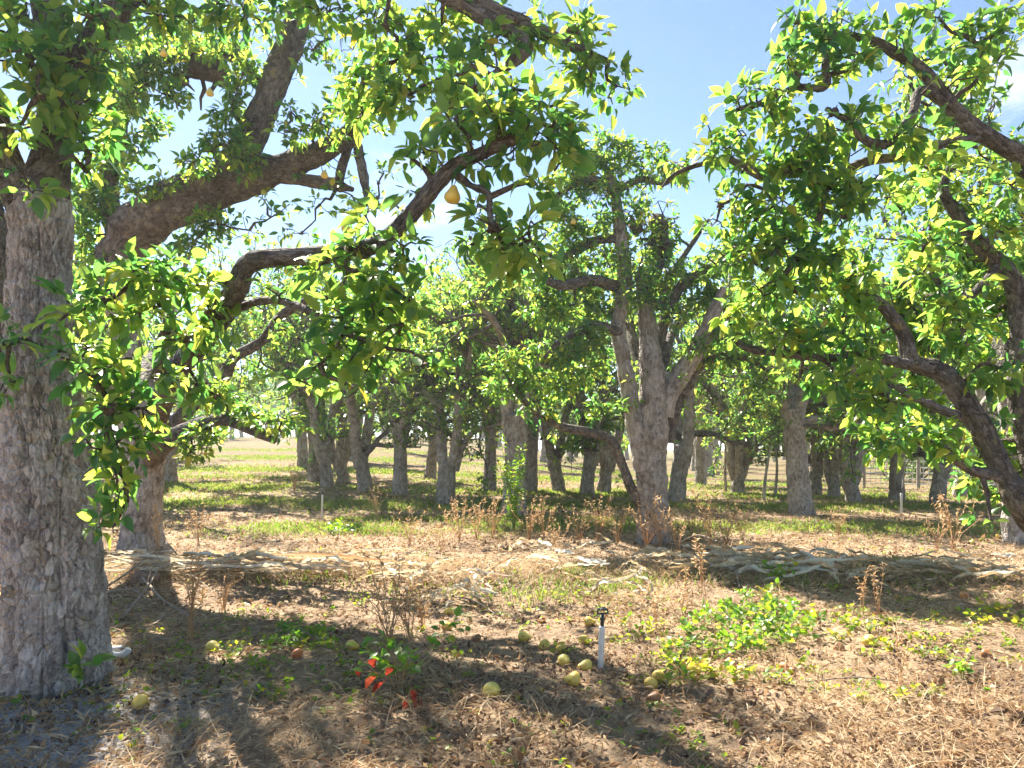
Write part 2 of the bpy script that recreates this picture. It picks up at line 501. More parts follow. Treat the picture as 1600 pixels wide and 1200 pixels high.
def mat_bark(name, c_dark, c_mid, c_light, scale=1.0, lichen=0.3, bumpd=0.012):
    m, n, l, out = new_mat(name)
    uv = n.new('ShaderNodeUVMap'); uv.uv_map = 'UVMap'
    mp = n.new('ShaderNodeMapping'); mp.inputs['Scale'].default_value = (1.0, 0.5, 1.0)
    l.new(uv.outputs['UV'], mp.inputs['Vector'])
    geo = n.new('ShaderNodeNewGeometry')
    wob = n.new('ShaderNodeTexNoise'); wob.inputs['Scale'].default_value = 14; wob.inputs['Detail'].default_value = 3
    l.new(geo.outputs['Position'], wob.inputs['Vector'])
    mixv = n.new('ShaderNodeVectorMath'); mixv.operation = 'MULTIPLY_ADD'
    mixv.inputs[1].default_value = (0.03, 0.03, 0)
    l.new(wob.outputs['Color'], mixv.inputs[0]); l.new(mp.outputs['Vector'], mixv.inputs[2])
    vo = n.new('ShaderNodeTexVoronoi'); vo.feature = 'DISTANCE_TO_EDGE'; vo.inputs['Scale'].default_value = 34 * scale
    vc = n.new('ShaderNodeTexVoronoi'); vc.feature = 'F1'; vc.inputs['Scale'].default_value = 34 * scale
    l.new(mixv.outputs[0], vo.inputs['Vector']); l.new(mixv.outputs[0], vc.inputs['Vector'])
    e = n.new('ShaderNodeMapRange'); e.inputs['From Max'].default_value = 0.22
    l.new(vo.outputs['Distance'], e.inputs['Value'])
    nz = n.new('ShaderNodeTexNoise'); nz.inputs['Scale'].default_value = 70; nz.inputs['Detail'].default_value = 6; nz.inputs['Roughness'].default_value = 0.65
    l.new(geo.outputs['Position'], nz.inputs['Vector'])
    big = n.new('ShaderNodeTexNoise'); big.inputs['Scale'].default_value = 5.0; big.inputs['Detail'].default_value = 5
    l.new(geo.outputs['Position'], big.inputs['Vector'])
    sep = n.new('ShaderNodeSeparateColor'); l.new(vc.outputs['Color'], sep.inputs[0])
    s1 = n.new('ShaderNodeMath'); s1.operation = 'MULTIPLY_ADD'; s1.inputs[1].default_value = 0.35
    l.new(sep.outputs[0], s1.inputs[0])
    s2 = n.new('ShaderNodeMath'); s2.operation = 'MULTIPLY'; s2.inputs[1].default_value = 0.65
    l.new(big.outputs['Fac'], s2.inputs[0]); l.new(s2.outputs[0], s1.inputs[2])
    s3 = n.new('ShaderNodeMath'); s3.operation = 'MULTIPLY_ADD'; s3.inputs[1].default_value = 0.7; 
    l.new(nz.outputs['Fac'], s3.inputs[0])
    s4 = n.new('ShaderNodeMath'); s4.operation = 'ADD'; s4.inputs[1].default_value = -0.35
    l.new(s1.outputs[0], s3.inputs[2]); l.new(s3.outputs[0], s4.inputs[0])
    r = ramp(n, [(0.22, c_dark), (0.48, c_mid), (0.78, c_light)])
    l.new(s4.outputs[0], r.inputs['Fac'])
    li = n.new('ShaderNodeTexNoise'); li.inputs['Scale'].default_value = 11; li.inputs['Detail'].default_value = 8; li.inputs['Roughness'].default_value = 0.7
    l.new(geo.outputs['Position'], li.inputs['Vector'])
    lr = ramp(n, [(0.56, (0, 0, 0)), (0.66, (lichen * 1.6, lichen * 1.6, lichen * 1.6))])
    l.new(li.outputs['Fac'], lr.inputs['Fac'])
    lc = ramp(n, [(0.35, (0.30, 0.30, 0.24)), (0.55, (0.36, 0.27, 0.08)), (0.7, (0.20, 0.22, 0.13))])
    l.new(big.outputs['Fac'], lc.inputs['Fac'])
    cm = n.new('ShaderNodeMixRGB')
    l.new(lr.outputs['Color'], cm.inputs['Fac']); l.new(r.outputs['Color'], cm.inputs['Color1']); l.new(lc.outputs['Color'], cm.inputs['Color2'])
    p = n.new('ShaderNodeBsdfPrincipled'); p.inputs['Roughness'].default_value = 0.9; p.inputs['Specular IOR Level'].default_value = 0.2
    l.new(cm.outputs['Color'], p.inputs['Base Color'])
    hsum = n.new('ShaderNodeMath'); hsum.operation = 'MULTIPLY_ADD'; hsum.inputs[1].default_value = 0.4
    l.new(nz.outputs['Fac'], hsum.inputs[0]); l.new(e.outputs[0], hsum.inputs[2])
    b = n.new('ShaderNodeBump'); b.inputs['Strength'].default_value = 0.9; b.inputs['Distance'].default_value = bumpd
    l.new(hsum.outputs[0], b.inputs['Height']); l.new(b.outputs['Normal'], p.inputs['Normal'])
    l.new(p.outputs[0], out.inputs['Surface'])
    return m

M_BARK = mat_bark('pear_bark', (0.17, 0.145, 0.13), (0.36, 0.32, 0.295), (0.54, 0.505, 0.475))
M_BARK2 = mat_bark('darker_pear_bark', (0.14, 0.115, 0.10), (0.32, 0.28, 0.25), (0.50, 0.46, 0.43))  # pear bark in a slightly darker tone
M_LIMB = mat_bark('limb_bark', (0.045, 0.038, 0.034), (0.105, 0.09, 0.08), (0.225, 0.203, 0.188), scale=1.4, bumpd=0.008)
M_TWIG = mat_bark('twig_bark', (0.045, 0.035, 0.028), (0.09, 0.07, 0.055), (0.17, 0.14, 0.12), scale=2.0, lichen=0.1, bumpd=0.004)

def mat_simple(name, col, rough=0.6, spec=0.3, col2=None, scale=30, bump=0.0):
    m, n, l, out = new_mat(name)
    p = n.new('ShaderNodeBsdfPrincipled'); p.inputs['Roughness'].default_value = rough; p.inputs['Specular IOR Level'].default_value = spec
    tc = n.new('ShaderNodeTexCoord')
    nz = n.new('ShaderNodeTexNoise'); nz.inputs['Scale'].default_value = scale; nz.inputs['Detail'].default_value = 5
    l.new(tc.outputs['Object'], nz.inputs['Vector'])
    r = ramp(n, [(0.35, col), (0.65, col2 or col)])
    l.new(nz.outputs['Fac'], r.inputs['Fac']); l.new(r.outputs['Color'], p.inputs['Base Color'])
    if bump:
        b = n.new('ShaderNodeBump'); b.inputs['Strength'].default_value = 0.6; b.inputs['Distance'].default_value = bump
        l.new(nz.outputs['Fac'], b.inputs['Height']); l.new(b.outputs['Normal'], p.inputs['Normal'])
    l.new(p.outputs[0], out.inputs['Surface'])
    return m

def mat_pear(name, c1, c2, spot):
    m, n, l, out = new_mat(name)
    tc = n.new('ShaderNodeTexCoord'); oi = n.new('ShaderNodeObjectInfo')
    vm = n.new('ShaderNodeVectorMath'); vm.operation = 'ADD'
    l.new(tc.outputs['Object'], vm.inputs[0]); l.new(oi.outputs['Random'], vm.inputs[1])
    nz = n.new('ShaderNodeTexNoise'); nz.inputs['Scale'].default_value = 16; nz.inputs['Detail'].default_value = 4
    l.new(vm.outputs[0], nz.inputs['Vector'])
    r = ramp(n, [(0.3, c1), (0.68, c2)]); l.new(nz.outputs['Fac'], r.inputs['Fac'])
    n2 = n.new('ShaderNodeTexNoise'); n2.inputs['Scale'].default_value = 38; n2.inputs['Detail'].default_value = 6; n2.inputs['Roughness'].default_value = 0.7
    l.new(vm.outputs[0], n2.inputs['Vector'])
    r2 = ramp(n, [(0.60, (0, 0, 0)), (0.70, (0.7, 0.7, 0.7))]); l.new(n2.outputs['Fac'], r2.inputs['Fac'])
    mx = n.new('ShaderNodeMixRGB'); mx.inputs['Color2'].default_value = (*spot, 1)
    l.new(r2.outputs['Color'], mx.inputs['Fac']); l.new(r.outputs['Color'], mx.inputs['Color1'])
    p = n.new('ShaderNodeBsdfPrincipled'); p.inputs['Roughness'].default_value = 0.42
    p.inputs['Subsurface Weight'].default_value = 0.15; p.inputs['Subsurface Radius'].default_value = (0.02, 0.012, 0.004)
    l.new(mx.outputs['Color'], p.inputs['Base Color'])
    b = n.new('ShaderNodeBump'); b.inputs['Strength'].default_value = 0.3; b.inputs['Distance'].default_value = 0.004
    l.new(n2.outputs['Fac'], b.inputs['Height']); l.new(b.outputs['Normal'], p.inputs['Normal'])
    l.new(p.outputs[0], out.inputs['Surface'])
    return m

M_PEAR = mat_pear('pear_skin_yellow', (0.74, 0.46, 0.06), (0.72, 0.55, 0.13), (0.42, 0.22, 0.07))
M_PEARG = mat_pear('pear_skin_green', (0.62, 0.47, 0.07), (0.68, 0.55, 0.13), (0.34, 0.20, 0.06))
M_PEARB = mat_pear('pear_skin_rotten', (0.22, 0.09, 0.035), (0.36, 0.17, 0.06), (0.08, 0.04, 0.02))
M_PEARO = mat_pear('pear_skin_orange', (0.55, 0.16, 0.04), (0.60, 0.24, 0.07), (0.22, 0.08, 0.03))
M_STEM = mat_simple('fruit_stem', (0.12, 0.07, 0.03), 0.8, 0.2)
M_PVC = mat_simple('white_plastic_pipe', (0.72, 0.73, 0.74), 0.45, 0.4, (0.60, 0.59, 0.55), 18)
M_NOZZLE = mat_simple('dark_plastic', (0.025, 0.035, 0.035), 0.45, 0.4, (0.05, 0.06, 0.06), 60)
M_METAL = mat_simple('galvanised_wire', (0.55, 0.56, 0.57), 0.5, 0.5, (0.42, 0.43, 0.43), 20)
M_POST = mat_simple('grey_fence_post', (0.34, 0.31, 0.28), 0.85, 0.2, (0.22, 0.19, 0.17), 25, 0.004)
M_STICK = mat_simple('dead_stick', (0.34, 0.28, 0.22), 0.9, 0.1, (0.20, 0.15, 0.11), 30, 0.003)
M_CLOD = mat_simple('soil_clod', (0.13, 0.09, 0.065), 0.95, 0.1, (0.26, 0.18, 0.13), 20, 0.01)

def mat_ground():
    m, n, l, out = new_mat('orchard_soil')
    geo = n.new('ShaderNodeNewGeometry')
    def noise(s, d=6, r=0.6, sc=None):
        k = n.new('ShaderNodeTexNoise'); k.inputs['Scale'].default_value = s; k.inputs['Detail'].default_value = d; k.inputs['Roughness'].default_value = r
        if sc:
            mp = n.new('ShaderNodeMapping'); mp.inputs['Scale'].default_value = sc
            l.new(geo.outputs['Position'], mp.inputs['Vector']); l.new(mp.outputs['Vector'], k.inputs['Vector'])
        else:
            l.new(geo.outputs['Position'], k.inputs['Vector'])
        return k
    a = noise(0.9, 5, 0.55); b = noise(9, 8, 0.7); c = noise(55, 6, 0.7); g = noise(0.35, 4, 0.5, (0.35, 1.6, 1))
    s = n.new('ShaderNodeMath'); s.operation = 'MULTIPLY_ADD'; s.inputs[1].default_value = 0.5
    l.new(b.outputs['Fac'], s.inputs[0])
    s0 = n.new('ShaderNodeMath'); s0.operation = 'MULTIPLY_ADD'; s0.inputs[1].default_value = 0.35
    s1 = n.new('ShaderNodeMath'); s1.operation = 'MULTIPLY'; s1.inputs[1].default_value = 0.3
    l.new(a.outputs['Fac'], s0.inputs[0]); l.new(c.outputs['Fac'], s1.inputs[0]); l.new(s1.outputs[0], s0.inputs[2]); l.new(s0.outputs[0], s.inputs[2])
    r = ramp(n, [(0.41, (0.06, 0.042, 0.031)), (0.51, (0.19, 0.13, 0.085)), (0.62, (0.37, 0.265, 0.165)), (0.78, (0.52, 0.40, 0.27))])
    l.new(s.outputs[0], r.inputs['Fac'])
    # greener ground in the grassed alleys across the rows
    sx = n.new('ShaderNodeSeparateXYZ'); l.new(geo.outputs['Position'], sx.inputs[0])
    bands = None
    for (y0, w, st) in ((11.0, 1.0, 0.6), (14.6, 0.8, 0.75), (17.6, 1.0, 0.85), (23.0, 1.6, 0.8), (29.0, 1.8, 0.8), (36.0, 2.0, 0.8), (44.0, 3, 0.8), (56.0, 4, 0.9), (80, 20, 1.0), (140, 60, 1.0)):
        su = n.new('ShaderNodeMath'); su.operation = 'SUBTRACT'; su.inputs[1].default_value = y0; l.new(sx.outputs[1], su.inputs[0])
        ab = n.new('ShaderNodeMath'); ab.operation = 'ABSOLUTE'; l.new(su.outputs[0], ab.inputs[0])
        mr = n.new('ShaderNodeMapRange'); mr.interpolation_type = 'SMOOTHSTEP'
        mr.inputs['From Min'].default_value = w; mr.inputs['From Max'].default_value = w * 0.3
        mr.inputs['To Max'].default_value = st
        l.new(ab.outputs[0], mr.inputs['Value'])
        if bands is None:
            bands = mr.outputs[0]
        else:
            mxm = n.new('ShaderNodeMath'); mxm.operation = 'MAXIMUM'; l.new(bands, mxm.inputs[0]); l.new(mr.outputs[0], mxm.inputs[1]); bands = mxm.outputs[0]
    gr = ramp(n, [(0.42, (0, 0, 0)), (0.60, (1, 1, 1))])
    gb = noise(2.2, 6, 0.65)
    l.new(gb.outputs['Fac'], gr.inputs['Fac'])
    mul = n.new('ShaderNodeMath'); mul.operation = 'MULTIPLY'; l.new(bands, mul.inputs[0]); l.new(gr.outputs['Color'], mul.inputs[1])
    gcol = ramp(n, [(0.35, (0.07, 0.10, 0.025)), (0.65, (0.17, 0.18, 0.05))]); l.new(b.outputs['Fac'], gcol.inputs['Fac'])
    mx = n.new('ShaderNodeMixRGB'); l.new(mul.outputs[0], mx.inputs['Fac']); l.new(r.outputs['Color'], mx.inputs['Color1']); l.new(gcol.outputs['Color'], mx.inputs['Color2'])
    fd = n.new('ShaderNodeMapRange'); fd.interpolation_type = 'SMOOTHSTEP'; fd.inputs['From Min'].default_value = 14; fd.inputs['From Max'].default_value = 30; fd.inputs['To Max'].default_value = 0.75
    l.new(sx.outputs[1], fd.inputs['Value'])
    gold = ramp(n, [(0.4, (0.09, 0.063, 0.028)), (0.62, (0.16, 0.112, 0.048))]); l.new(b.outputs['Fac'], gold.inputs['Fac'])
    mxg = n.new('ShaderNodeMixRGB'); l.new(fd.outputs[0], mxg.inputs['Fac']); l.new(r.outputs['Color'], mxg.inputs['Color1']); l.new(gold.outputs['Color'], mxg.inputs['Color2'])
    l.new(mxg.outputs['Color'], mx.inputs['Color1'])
    # pale grey gravelly soil beside the nearest trunk
    vs = n.new('ShaderNodeVectorMath'); vs.operation = 'DISTANCE'; vs.inputs[1].default_value = (-2.15, 3.0, 0.0)
    l.new(geo.outputs['Position'], vs.inputs[0])
    gm = n.new('ShaderNodeMapRange'); gm.interpolation_type = 'SMOOTHSTEP'; gm.inputs['From Min'].default_value = 1.25; gm.inputs['From Max'].default_value = 0.45
    l.new(vs.outputs['Value'], gm.inputs['Value'])
    gravel = ramp(n, [(0.38, (0.20, 0.19, 0.19)), (0.62, (0.48, 0.46, 0.45))]); l.new(c.outputs['Fac'], gravel.inputs['Fac'])
    mx2 = n.new('ShaderNodeMixRGB'); l.new(gm.outputs[0], mx2.inputs['Fac']); l.new(mx.outputs['Color'], mx2.inputs['Color1']); l.new(gravel.outputs['Color'], mx2.inputs['Color2'])
    p = n.new('ShaderNodeBsdfPrincipled'); p.inputs['Roughness'].default_value = 0.95; p.inputs['Specular IOR Level'].default_value = 0.15
    l.new(mx2.outputs['Color'], p.inputs['Base Color'])
    hs = n.new('ShaderNodeMath'); hs.operation = 'MULTIPLY_ADD'; hs.inputs[1].default_value = 0.5; l.new(c.outputs['Fac'], hs.inputs[0]); l.new(b.outputs['Fac'], hs.inputs[2])
    bp = n.new('ShaderNodeBump'); bp.inputs['Strength'].default_value = 0.9; bp.inputs['Distance'].default_value = 0.05
    l.new(hs.outputs[0], bp.inputs['Height']); l.new(bp.outputs['Normal'], p.inputs['Normal'])
    l.new(p.outputs[0], out.inputs['Surface'])
    return m
M_GROUND = mat_ground()

# ------------------------------------------------------------------ ground sheet
def axis(lo, hi, fine_lo, fine_hi, step, growth=1.14):
    a = list(np.arange(fine_lo, fine_hi + 1e-6, step))
    s, v = step, fine_hi
    while v < hi:
        s *= growth; v += s; a.append(v)
    s, v = step, fine_lo
    pre = []
    while v > lo:
        s *= growth; v -= s; pre.append(v)
    return np.array(pre[::-1] + a)
gx = axis(-700, 700, -5.5, 5.8, 0.03)
gy = axis(-300, 900, 2.0, 9.6, 0.03, 1.035)
GX, GY = np.meshgrid(gx, gy)
GZ = terrain(GX, GY)
mb = MB()
ny, nx = GX.shape
ii = (np.arange(ny - 1)[:, None] * nx + np.arange(nx - 1)[None, :]).ravel()
mb.add(np.stack([GX, GY, GZ], -1).reshape(-1, 3), np.stack([ii, ii + 1, ii + nx + 1, ii + nx], -1))
ground = link('ground', mb.mesh('ground'), M_GROUND)
ground['kind'] = 'structure'

# ------------------------------------------------------------------ trees
class Tree:
    def __init__(self, base, seed, leaf=0.088, nper=(6, 9)):
        self.base = np.asarray(base, float)
        self.rng = np.random.default_rng(seed)
        self.seed = seed
        self.limbs = []            # (pts, rad, kind)
        self.samples = []          # resampled limb points for branching
        self.twigs = MB()
        self.knots = MB()
        self.sp, self.sd = [], []
        self.leaf = leaf
        self.nper = nper
        self.parts = []
    def limb(self, pts, rad, kind='limb', seg=14, lump=0.16, bark=0.006, step=None, plate=0.035, flare=0.0, bump=0.004, sprout=0.0, mat=None, clefts=()):
        pts = [np.asarray(p, float) for p in pts]
        mb = MB()
        P, R = tube(mb, pts, rad, seg=seg, step=step, lump=lump, bark=bark, plate=plate, flare=flare, zbase=self.base[2], clefts=clefts, bump=bump, seed=self.seed * 13 + len(self.limbs) * 7)
        self.parts.append((kind, mb, mat or (M_BARK if kind == 'trunk' else M_LIMB)))
        self.limbs.append((P, R))
        self.samples.append(np.hstack([P, R[:, None]]))
        if sprout:
            self.sprouts(P, R, sprout)
        return P, R
    def sprouts(self, P, R, per_m):
        ln = np.sum(np.linalg.norm(np.diff(P, axis=0), axis=1))
        for _ in range(int(ln * per_m)):
            k = self.rng.integers(0, len(P))
            d = unit(self.rng.normal(size=3) + np.array([0, 0, 0.7]))
            L = self.rng.uniform(0.05, 0.22) + R[k]
            self.twig(P[k], P[k] + d * L, 0.006)
            self.spur(P[k] + d * L, d)
    def spur(self, p, d):
        self.sp.append(p); self.sd.append(d)
    def twig(self, a, b, r, r1=None, seg=4, wig=0.12):
        a = np.asarray(a, float); b = np.asarray(b, float)
        L = np.linalg.norm(b - a)
        if L < 0.01:
            return
        n = 2 if L < 0.2 else 4 if L < 0.8 else 6
        t = np.linspace(0, 1, n + 1)[:, None]
        pts = a + (b - a) * t
        off = self.rng.normal(size=(n + 1, 3)) * wig * L / n
        off[0] = 0; off[-1] = 0
        pts = pts + off + np.array([0, 0, 1.0]) * (np.sin(t * np.pi) * 0.08 * L)
        rad = np.linspace(r, r1 if r1 else max(r * 0.6, 0.0025), n + 1) * (1 + 0.2 * self.rng.normal(size=n + 1).clip(-1, 1))
        tube(self.twigs, pts, rad, seg=seg, step=max(L / n, 0.02), seed=int(self.rng.integers(1, 9999)), cap=False)
        return pts
    def knot(self, p, r, n=5):
        """gnarled spur knot: lumpy ball with stubs"""
        th = np.linspace(0, np.pi, 7); ph = np.arange(9) / 9 * 2 * np.pi
        T, Pp = np.meshgrid(th, ph, indexing='ij')
        V = np.stack([np.sin(T) * np.cos(Pp), np.sin(T) * np.sin(Pp), np.cos(T)], -1)
        rr = r * (1 + 1.1 * fbm(V * 2.4 + p[None, None, :] * 3.1, 3, self.seed))
        V = (V * rr[..., None]) * np.array([1, 1, 0.85]) + p
        i = np.arange(6)[:, None] * 9; j = np.arange(9)[None, :]
        f = np.stack([i + j, i + 9 + j, i + 9 + (j + 1) % 9, i + (j + 1) % 9], -1).reshape(-1, 4)
        self.knots.add(V.reshape(-1, 3), f, 0.0, np.zeros((f.size, 2)))
        for _ in range(n):
            d = unit(self.rng.normal(size=3) + np.array([0, 0, 0.4]))
            self.twig(p + d * r * 0.6, p + d * r * self.rng.uniform(1.4, 2.6), r * 0.22, r * 0.08)
    def nearest(self, q, minr=0.0):
        S = np.vstack(self.samples)
        d = np.linalg.norm(S[:, :3] - q, axis=1)
        k = int(np.argmin(d))
        return S[k, :3], S[k, 3], d[k]
    def clump(self, c, rad, n, knot=0.35, branch_r=0.02):
        """foliage clump: n spurs in an ellipsoid round c, all joined by twigs back to the nearest limb"""
        c = np.asarray(c, float); rad = np.asarray(rad, float)
        p, r, dist = self.nearest(c)
        nodes = [p]
        if dist > 0.12:
            pts = self.twig(p, c, min(max(branch_r, 0.012 + 0.012 * dist), r * 0.8 + 0.004), 0.007, seg=6, wig=0.3)
            nodes += [q for q in pts[1:]]
        self.samples.append(np.hstack([np.array(nodes), np.full((len(nodes), 1), 0.012)]))
        if self.rng.random() < knot:
            self.knot(nodes[-1] if self.rng.random() < 0.5 else nodes[len(nodes) // 2], self.rng.uniform(0.014, 0.03), 7)
        u = unit(self.rng.normal(size=(n, 3))) * (self.rng.random((n, 1)) ** (1 / 2.4))
        T = c + u * rad
        T = T[np.argsort(np.linalg.norm(T - c, axis=1))]
        N = np.array(nodes)
        for q in T:
            dd = np.linalg.norm(N - q, axis=1)
            k = int(np.argmin(dd))
            self.twig(N[k], q, 0.0062, 0.0035, seg=3, wig=0.3)
            self.spur(q, unit((q - N[k]) / max(dd[k], 0.02) + np.array([0, 0, 0.35])))
            N = np.vstack([N, q[None]])
    def pclump(self, px, py, rx, ry, d, cov=1.25, dr=None, knot=0.35):
        k = d / F
        lp = 0.5 * self.leaf * self.leaf * 0.55 * 0.75 / (k * k)
        n = max(2, int(2.1 * cov * math.pi * rx * ry / (lp * (self.nper[0] + self.nper[1]) / 2)))
        dr = dr if dr else max(0.16, 0.75 * k * (rx + ry) / 2)
        self.clump(at(px, py, d), (rx * k, dr, ry * k), n, knot)
    def leaves(self):
        P = np.array(self.sp); D = np.array(self.sd)
        return spur_leaves(self.rng, P, D, self.nper, self.leaf)

LEAF_MESHES = []
def leaf_meshes():
    if LEAF_MESHES:
        return LEAF_MESHES
    for k in range(16):
        mb = MB()
        add_leaves(mb, np.zeros((1, 3)), np.array([[0, 1.0, 0]]), np.array([[0, 0, 1.0]]), np.ones(1),
                   np.array([[0.0, 0.12, 0.24, 0.38][k % 4]]).ravel(), np.array([[0.14, 0.34, 0.52, 0.74][k // 4]]).ravel(), True, np.array([0.92 + 0.04 * (k % 5)]))
        me = mb.mesh('leaf'); me.materials.append(M_LEAF)
        LEAF_MESHES.append(me)
    return LEAF_MESHES

def in_frame(pos):
    d = np.maximum(pos[:, 1], 0.2)
    px = 800 + pos[:, 0] / d * F
    py = HOR - (pos[:, 2] - CH) / d * F
    return (px > 0) & (px < 1600) & (py > 0) & (py < 1200) & (pos[:, 1] > 0.3)

def finish(tree, label, name='pear_tree', group='pear trees in the orchard', singles=0, detail=False, cat='tree', sink=0.0):
    root = empty(name, tree.base, label, cat, group)
    b = tree.base.astype(np.float32)
    for kind, mb, mat in tree.parts:
        mb.v = [v - b for v in mb.v]
        link(kind, mb.mesh(kind), mat, root)
    for kind, mb, mat in (('twigs', tree.twigs, M_TWIG), ('spur_knots', tree.knots, M_TWIG)):
        if mb.v:
            mb.v = [v - b for v in mb.v]
            o = link(kind, mb.mesh(kind), mat, root)
            o['kind'] = 'stuff'
    L = tree.leaves()
    n = len(L['pos'])
    keep = np.ones(n, bool)
    if singles:
        s = np.where(in_frame(L['pos']), L['size'] / np.maximum(L['pos'][:, 1], 0.3), 0)
        top = np.argsort(-s)[:singles]
        keep[top] = False
        ms = leaf_meshes()
        x, y, z = leaf_frames(L['pos'], L['d'], L['nrm'])
        for i in top:
            ck = int(np.clip(round(L['curl'][i] / 0.12), 0, 3)); tk = int(np.clip(L['tint'][i] * 4, 0, 3))
            o = bpy.data.objects.new('leaf', ms[tk * 4 + ck])
            COL.objects.link(o)
            o.parent = root
            sc = L['size'][i]
            m = Matrix((( *(x[i] * sc * L['wid'][i]),), (*(y[i] * sc),), (*(z[i] * sc),))).transposed().to_4x4()
            m.translation = Vector(L['pos'][i] - tree.base)
            o.matrix_local = m
    mb = MB()
    add_leaves(mb, L['pos'][keep] - tree.base, L['d'][keep], L['nrm'][keep], L['size'][keep], L['curl'][keep], L['tint'][keep], detail, L['wid'][keep])
    o = link('foliage', mb.mesh('foliage'), M_LEAF, root)
    o['kind'] = 'stuff'
    return root

def walk(rng, start, d, length, n, gnarl=0.25, pull=(0, 0, 0.1)):
    pts = [np.asarray(start, float)]
    d = unit(np.asarray(d, float))
    for _ in range(n):
        d = unit(d + rng.normal(size=3) * gnarl + np.asarray(pull))
        pts.append(pts[-1] + d * length / n)
    return np.array(pts)

def grow(t, limbs_pts, per_m=3.2, sec=(0.35, 0.95), spur_m=13, start=0.35, zmin=1.0, knot=0.1):
    """procedural branching: secondary branches off limbs, spurs along them"""
    rng = t.rng
    for P, R in limbs_pts:
        ln = np.concatenate([[0], np.cumsum(np.linalg.norm(np.diff(P, axis=0), axis=1))])
        L = ln[-1]
        for s in np.arange(L * start, L, 1.0 / per_m):
            s = min(L, s + rng.uniform(0, 0.25))
            k = min(len(P) - 1, int(np.searchsorted(ln, s)))
            tg = unit(P[min(k + 1, len(P) - 1)] - P[max(k - 1, 0)])
            d = unit(tg * 0.5 + rng.normal(size=3) * 0.8 + np.array([0, 0, 0.35]))
            bl = rng.uniform(*sec)
            pts = walk(rng, P[k], d, bl, 4, 0.35, (0, 0, 0.06))
            r0 = min(R[k] * 0.5, 0.02) + 0.004
            tube(t.twigs, pts, np.linspace(r0, 0.006, 5), seg=5, step=bl / 4, seed=int(rng.integers(1, 999)), cap=False)
            if rng.random() < knot:
                t.knot(pts[1], rng.uniform(0.03, 0.06), 3)
            for _ in range(max(2, int(bl * spur_m))):
                q = pts[rng.integers(1, 5)] + rng.normal(size=3) * 0.03
                e = unit(rng.normal(size=3) + np.array([0, 0, 0.5]))
                l2 = rng.uniform(0.05, 0.24)
                if q[2] + e[2] * l2 - t.base[2] < zmin:
                    e[2] = abs(e[2])
                tube(t.twigs, np.array([q, q + e * l2 * 0.55 + rng.normal(size=3) * 0.01, q + e * l2]), [0.006, 0.005, 0.003], seg=3, step=l2, cap=False)
                t.spur(q + e * l2, e)

# ---- the nearest trunk at the left edge -------------------------------------------------
D1 = 3.7
b1 = ground_at(85, 1068)
t1 = Tree(b1, 3, leaf=0.071)
T1 = []
# main bole then the lit right-hand stem
trunk_pts = [at(86, 1120, D1), at(86, 1062, D1), at(86, 980, D1), at(86, 880, D1), at(76, 760, D1), at(66, 640, D1), at(60, 520, D1), at(62, 400, D1), at(66, 310, D1)]
k = D1 / F
t1.limb(trunk_pts, [80 * k, 74 * k, 70 * k, 69 * k, 65 * k, 55 * k, 46 * k, 42 * k, 43 * k], 'trunk', seg=420, step=0.007, bark=0.019, lump=0.10, flare=0.16, plate=0.029, bump=0.012,
        clefts=[(3.93, .02, .34, .045, .07), (3.75, .35, .75, .02, .10), (2.55, .95, 1.45, .03, .08), (2.35, .0, .25, .04, .12), (3.3, .5, 1.2, .014, .12), (2.85, .1, .7, .016, .10)])
t1.limb([at(60, 330, D1), at(82, 240, D1), at(88, 150, D1), at(80, 60, D1), at(60, -60, D1 - 0.1), at(40, -220, D1 - 0.2)], [40 * k, 27 * k, 24 * k, 22 * k, 18 * k, 10 * k], seg=60, step=0.02, bark=0.008, lump=0.1, sprout=7)
t1.limb([at(55, 345, D1), at(30, 300, D1 - 0.05), at(5, 240, D1 - 0.1), at(-30, 140, D1 - 0.2), at(-90, 20, D1 - 0.3), at(-160, -120, D1 - .4)], [32 * k, 26 * k, 24 * k, 22 * k, 18 * k, 9 * k], seg=60, step=0.02, bark=0.008, lump=0.1, sprout=5)
t1.limb([at(50, 900, D1 + .12), at(20, 780, D1 + 0.2), at(2, 640, D1 + 0.28), at(-6, 500, D1 + 0.34), at(-20, 350, D1 + 0.42), at(-60, 180, D1 + 0.6), at(-140, 0, D1 + .9)], [46 * k, 40 * k, 34 * k, 32 * k, 29 * k, 24 * k, 12 * k], seg=80, step=0.018, bark=0.011, lump=0.12, sprout=4)
